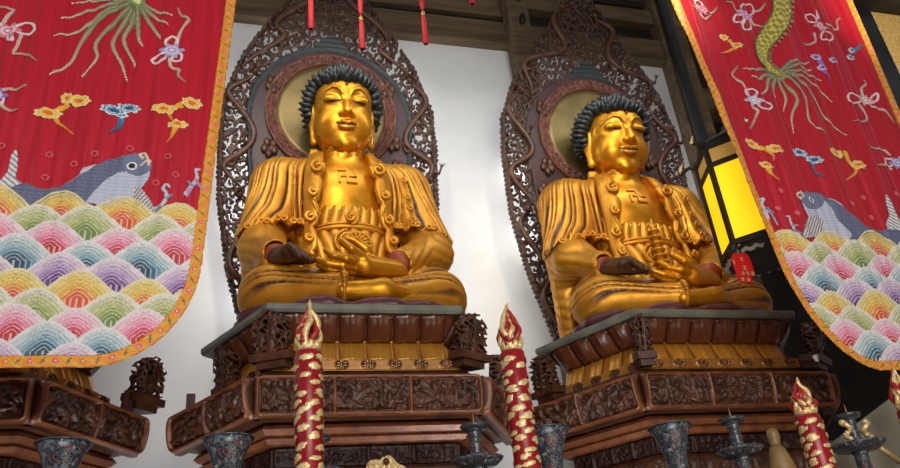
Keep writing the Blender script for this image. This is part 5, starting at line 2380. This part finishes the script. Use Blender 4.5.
H1 = zt_ - zb_
zm = H1 * .80
for k in range(6):
    mb = MB()
    mb.beam(lc(k, LR, -.05), lc(k, LR, H1 + .05), .034, .034)
    mb.build('frame_post', M['timber_dark'], t, False)
    for nm, z, h in (('frame_rail', .0, .045), ('frame_rail', zm, .04), ('frame_rail', H1, .05)):
        mb = MB()
        mb.beam(lc(k, LR, z), lc(k + 1, LR, z), .03, h)
        mb.build(nm, M['timber_dark'], t, False)
    for nm, z0, z1, mt in (('silk_panel', .02, zm - .02, M['lantern_silk']), ('small_panel', zm + .02, H1 - .02, M['lantern_dim'])):
        a, b = lc(k, LR * .975), lc(k + 1, LR * .975)
        a, b = a + (b - a) * .04, b + (a - b) * .04
        n3 = Vector((a + b)).normalized() * .006
        mb = MB()
        mb.add([(*(a - n3).xy, z0), (*(b - n3).xy, z0), (*(b - n3).xy, z1), (*(a - n3).xy, z1), (*(a + n3).xy, z0), (*(b + n3).xy, z0), (*(b + n3).xy, z1), (*(a + n3).xy, z1)],
               [(0, 1, 2, 3)[::-1], (4, 5, 6, 7), (0, 1, 5, 4), (1, 2, 6, 5), (2, 3, 7, 6), (3, 0, 4, 7)])
        mb.build(nm, mt, t, False)
    # carved arm with a small head at the upper corner, hanging skirt below
    mb = MB()
    p = lc(k, 1.0)
    mb.tube([p * LR + Vector((0, 0, H1)), p * (LR + .06) + Vector((0, 0, H1 + .03)), p * (LR + .12) + Vector((0, 0, H1 + .01)), p * (LR + .15) + Vector((0, 0, H1 + .05))], [.018, .016, .014, .006], 7)
    ob = mb.build('arm', M['timber_dark'], t)
    mb = MB()
    mb.ball(p * (LR + .13) + Vector((0, 0, H1 + .03)), (.017, .015, .022), 8, 6)
    mb.tube([p * (LR + .13) + Vector((0, 0, H1 + .04)), p * (LR + .10) + Vector((0, 0, H1 + .09))], [.014, .003], 6)
    mb.build('dragon_head', M['leaf'], ob)
    mb = MB()
    q0, q1 = lc(k), lc(k + 1)
    mb.tube([tuple(q0 + (q1 - q0) * u + Vector((0, 0, -.07 - .018 * abs(math.sin(u * PI * 4))))) for u in np.linspace(0, 1, 25)], .016, 7)
    mb.build('carved_skirt', M['paleboard'], t)
mb = MB()
mb.lathe([(LR * .98, H1 + .02), (LR * 1.02, H1 + .06), (LR * .5, H1 + .16), (.05, H1 + .22), (.02, H1 + .28)], seg=6)
mb.build('roof', M['timber_dark'], t, False)
mb = MB()
mb.tube([(0, 0, H1 + .26), (0, 0, 7.0 - zb_)], .010, 8)
mb.build('hanging_cord', M['timber_dark'], t)
mb = MB()
mb.lathe([(LR * .98, -.10), (LR * 1.0, -.05), (LR * .98, -.02)], seg=6)
mb.build('base_ring', M['timber_dark'], t, False)
pl = at(735, 274, LY - .03)
hg = lc(0, LR, 0)
mb = MB()
mb.tube([(hg.x, hg.y, -.02), (hg.x, hg.y - .01, -.06), (hg.x + .004, hg.y - .015, -.10), (hg.x, hg.y - .015, -.13)], [.024, .032, .028, .012], 8)
o = mb.build('dark_knot', M['black'], t)
hx, hy = hg.x, hg.y - .03
z1 = -.105
z0 = z1 - .235
mb = MB()
ol = [(-.070, z0), (.036, z0), (.040, z0 + .05), (.078, z0 + .055), (.074, z1 - .03), (.052, z1), (-.052, z1), (-.084, z1 - .05)]
mb.add([(hx + x, hy - .008, z) for x, z in ol] + [(hx + x, hy, z) for x, z in ol], [tuple(range(8)), tuple(range(15, 7, -1))] + [(i, 8 + i, 8 + (i + 1) % 8, (i + 1) % 8) for i in range(8)])
pq = mb.build('red_plaque', M['tagred'], t, False)


def glyph(cx, cz, w, h, strokes):
    mb = MB()
    for x0, a0, x1, a1 in strokes:
        lx, hx_ = sorted((x0, x1))
        lz, hz = sorted((a0, a1))
        mb.box((cx + lx * w - .0028, hy - .0125, cz + lz * h - .0028), (cx + hx_ * w + .0028, hy - .0075, cz + hz * h + .0028))
    mb.build('gold_character', M['leaf'], pq, False)


SQ = [(-.5, -.5, .5, -.5), (-.5, .5, .5, .5), (-.5, -.5, -.5, .5), (.5, -.5, .5, .5), (-.5, 0, .5, 0)]
SAN = [(-.4, .5, .4, .5), (-.3, 0, .3, 0), (-.5, -.5, .5, -.5), (0, -.5, 0, .5)]
glyph(hx, z1 - .050, .018, .024, SAN)
glyph(hx + .004, z0 + .115, .022, .030, SAN)
for i in range(3):
    glyph(hx - .026 + .040 * i, z0 + .070, .021, .022, SQ)
for i in range(2):
    glyph(hx - .042 + .044 * i, z0 + .022, .026, .018, SQ)
glyph(hx - .072, z1 - .075, .004, .030, [(0, -.5, 0, .5)])
li = bpy.data.lights.new('lantern_bulb', 'POINT')
li.energy = 5
li.color = (1, .78, .35)
li.shadow_soft_size = .08
lo_ = bpy.data.objects.new('lantern_bulb', li)
link(lo_)
lo_.location = (LC.x, LC.y, zb_ + H1 * .45)


# ------------------------------------------------------------------ red tassels hanging from the front beam
def tassel(x, zend, ln, label, upper):
    t = thing('silk_tassel', label, 'tassel', (x, 4.5, zend), 0, 'red silk tassels over the left statue')
    mb = MB()
    n = 16
    v, f = [], []
    prof = [(.010, ln), (.016, ln - .03), (.018, ln * .5), (.022, .01), (.015, 0.0)]
    for r, z in prof:
        for k in range(n):
            a = 2 * PI * k / n
            q = r * (1 + .12 * (k % 2))
            v.append((q * math.cos(a), q * math.sin(a), z))
    for i in range(len(prof) - 1):
        for k in range(n):
            k2 = (k + 1) % n
            f.append((i * n + k, i * n + k2, (i + 1) * n + k2, (i + 1) * n + k)[::-1])
    f.append(tuple(range(n)))
    mb.add(v, f)
    mb.build('silk_strands', M['silk'], t)
    mb = MB()
    mb.lathe([(.013, ln - .005), (.017, ln + .010), (.014, ln + .035), (.006, ln + .055)], seg=12)
    mb.build('gilt_cap', M['gilt_trim'], t)
    mb = MB()
    top = 7.0 - zend
    mb.tube([(0, 0, ln + .05), (0, 0, top)], .006, 6)
    mb.build('cord', M['silk'], t)
    mb = MB()
    a = ln + .06
    mb.lathe([(.008, a), (.017, a + .02), (.020, a + upper * .6), (.014, a + upper), (.006, a + upper + .01)], seg=12)
    mb.build('upper_strands', M['silk'], t)


for i, (x, y, ln, lb) in enumerate(((311, 29, .55, 'red silk tassel above the hair of the sun wheel Buddha, nearest the left banner'), (362.5, 49, .29, 'red silk tassel hanging lowest, over the aureole of the sun wheel Buddha'),
                                    (426, 44, .30, 'red silk tassel hanging before the brown beam above the white wall'), (472.5, 4, .28, 'red silk tassel just entering the top of the view, near the timber post'))):
    p = at(x, y, 4.5)
    tassel(float(p[0]), float(p[2]), ln, lb, .30)

# small white cup by the corner carving
t = thing('white_cup', 'tiny white cup at the corner of the pagoda Buddha\'s pedestal', 'cup', (4.40, 4.90, 3.335))
mb = MB()
mb.lathe([(.014, 0), (.018, .012), (.024, .05), (.021, .05), (.015, .015)], seg=16)
mb.build('cup_body', M['plaster'], t)

# ------------------------------------------------------------------ the hall
def struct(name, lo, hi, mat, bev=0.0):
    mb = MB()
    mb.box(lo, hi)
    o = mb.build(name, mat, None, False, bev)
    o['kind'] = 'structure'
    return o


struct('floor', (-6, -6, -.1), (10, 9.6, 0), M['floor'])
struct('wall_back', (-6, 7.0, 0), (5.36, 7.15, 8.20), M['plaster'])
struct('wall_far', (5.36, 8.8, 0), (10, 8.95, 11), M['timber_dark'])
struct('wall_left', (-6.1, -6, 0), (-6, 9, 11), M['plaster'])
n = [0]


def trim(lo, hi, mat, bev=.015):
    n[0] += 1
    return struct('trim_%d' % n[0], lo, hi, mat, bev)


# timber above the plaster, left of the post
trim((-6, 6.86, 8.20), (5.36, 7.15, 8.56), M['timber'])
trim((-6, 6.98, 8.56), (5.36, 7.15, 8.72), M['timber_dark'])
trim((-6, 6.92, 8.72), (3.34, 7.15, 9.30), M['timber'])
trim((-6, 7.00, 9.30), (5.36, 7.15, 9.40), M['timber_dark'])
trim((-6, 6.88, 9.40), (5.36, 7.15, 11.0), M['timber'])
trim((3.40, 7.04, 8.72), (5.36, 7.15, 9.40), M['timber_dark'])
trim((3.40, 6.90, 8.90), (5.36, 7.06, 9.14), M['timber'])
# posts
trim((3.12, 6.66, 0), (3.40, 6.90, 11.0), M['timber'], .03)
for k, z in enumerate((8.35, 8.75, 9.15)):
    trim((3.24, 6.58, z), (3.30, 6.68, z + .12), M['timber_dark'])
trim((5.36, 6.80, 0), (5.74, 7.15, 11.0), M['timber'], .03)
mb = MB()
mb.lathe([(.075, 0), (.075, 11)], (5.42, 6.70, 0), 24)
o = mb.build('trim_20', M['pole'])
o['kind'] = 'structure'
# lattice and rails in the dark bay on the right
trim((5.74, 8.4, 8.8), (10, 8.8, 9.2), M['timber'])
trim((5.74, 8.5, 6.6), (10, 8.8, 6.8), M['timber_dark'])
for k in range(5):
    trim((6.1 + .16 * k, 8.70, 7.3), (6.15 + .16 * k, 8.8, 8.2), M['timber'])
trim((4.6, 6.95, 3.15), (10, 7.0, 3.19), M['paleboard'], 0)
# dark post and gold flecked pier at the far right
trim((5.92, 4.54, 0), (6.14, 4.60, 11), M['black'], .02)
struct('wall_right', (6.0, 4.60, 0), (9.0, 4.85, 11), M['goldwall'])
# beams that carry the hangings, the tassels and the lantern
trim((-6, 3.93, 7.0), (10, 4.07, 7.16), M['timber_dark'])
trim((-6, 4.42, 7.0), (10, 4.58, 7.16), M['timber_dark'])

# ------------------------------------------------------------------ light
def area(nm, loc, tgt, sx, sy, e, c=(1, 1, 1)):
    l = bpy.data.lights.new(nm, 'AREA')
    l.shape = 'RECTANGLE'
    l.size, l.size_y = sx, sy
    l.energy = e
    l.color = c
    o = link(bpy.data.objects.new(nm, l))
    o.location = loc
    o.rotation_euler = (Vector(tgt) - Vector(loc)).to_track_quat('-Z', 'Y').to_euler()
    return o


def spot(nm, loc, tgt, e, c, ang, blend=.6, r=.12):
    l = bpy.data.lights.new(nm, 'SPOT')
    l.energy = e
    l.color = c
    l.spot_size = math.radians(ang)
    l.spot_blend = blend
    l.shadow_soft_size = r
    o = link(bpy.data.objects.new(nm, l))
    o.location = loc
    o.rotation_euler = (Vector(tgt) - Vector(loc)).to_track_quat('-Z', 'Y').to_euler()
    return o


w = bpy.data.worlds.new('world')
SC.world = w
w.use_nodes = True
w.node_tree.nodes['Background'].inputs[0].default_value = (1, .97, .93, 1)
w.node_tree.nodes['Background'].inputs[1].default_value = .16
area('door_daylight', (.5, -3.5, 4.2), (1.8, 6.5, 5.6), 4.5, 3.6, 420, (1, .98, .95))
spot('ceiling_spot_a', (.30, 3.2, 6.75), (.86, 5.7, 5.6), 165, (1, .88, .68), 60)
spot('ceiling_spot_b', (2.75, 3.2, 6.75), (3.66, 5.7, 5.5), 165, (1, .88, .68), 60)
area('wall_wash', (1.6, 4.75, 6.9), (1.6, 7.0, 4.6), 7.0, .3, 58, (.93, .96, 1))  # unseen strip light added to brighten and cool the white wall
for i, (x, z) in enumerate([(cx + dx, z) for cx in (.84, 3.73) for dx, z in ((-.58, 4.7), (.58, 4.7), (-.62, 5.5), (.62, 5.5), (-.62, 6.3), (.62, 6.3), (-.3, 6.9), (.3, 6.9))]):
    l = bpy.data.lights.new('openwork_fill', 'POINT')  # added points hidden behind the panels, to whiten the wall through the holes
    l.energy = 7
    l.color = (.95, .97, 1)
    l.shadow_soft_size = .04
    o = link(bpy.data.objects.new('openwork_fill', l))
    o.location = (x, 6.74, z)
area('pedestal_fill', (2.3, .7, .8), (2.3, 5, 3.4), 4.5, .5, 36, (1, .80, .60))  # warm fill added low in front, out of view, to brighten the pedestals
for i, x in enumerate((-.55, 2.28)):
    area('low_wall_fill', (x, 4.45, .5), (x, 7.0, 3.3), .7, .25, 42, (.95, .97, 1))  # added fill, hidden low behind the altars, lifting the lower wall
spot('pier_fill', (5.0, 2.2, 5.6), (6.8, 4.7, 7.2), 260, (1, .86, .62), 80)  # added warm fill from an unseen source, to brighten the gold pier
SC.view_settings.view_transform = 'Standard'
SC.view_settings.look = 'None'
SC.view_settings.gamma = 1
SC.view_settings.exposure = 0
SC.view_settings.use_curve_mapping = False
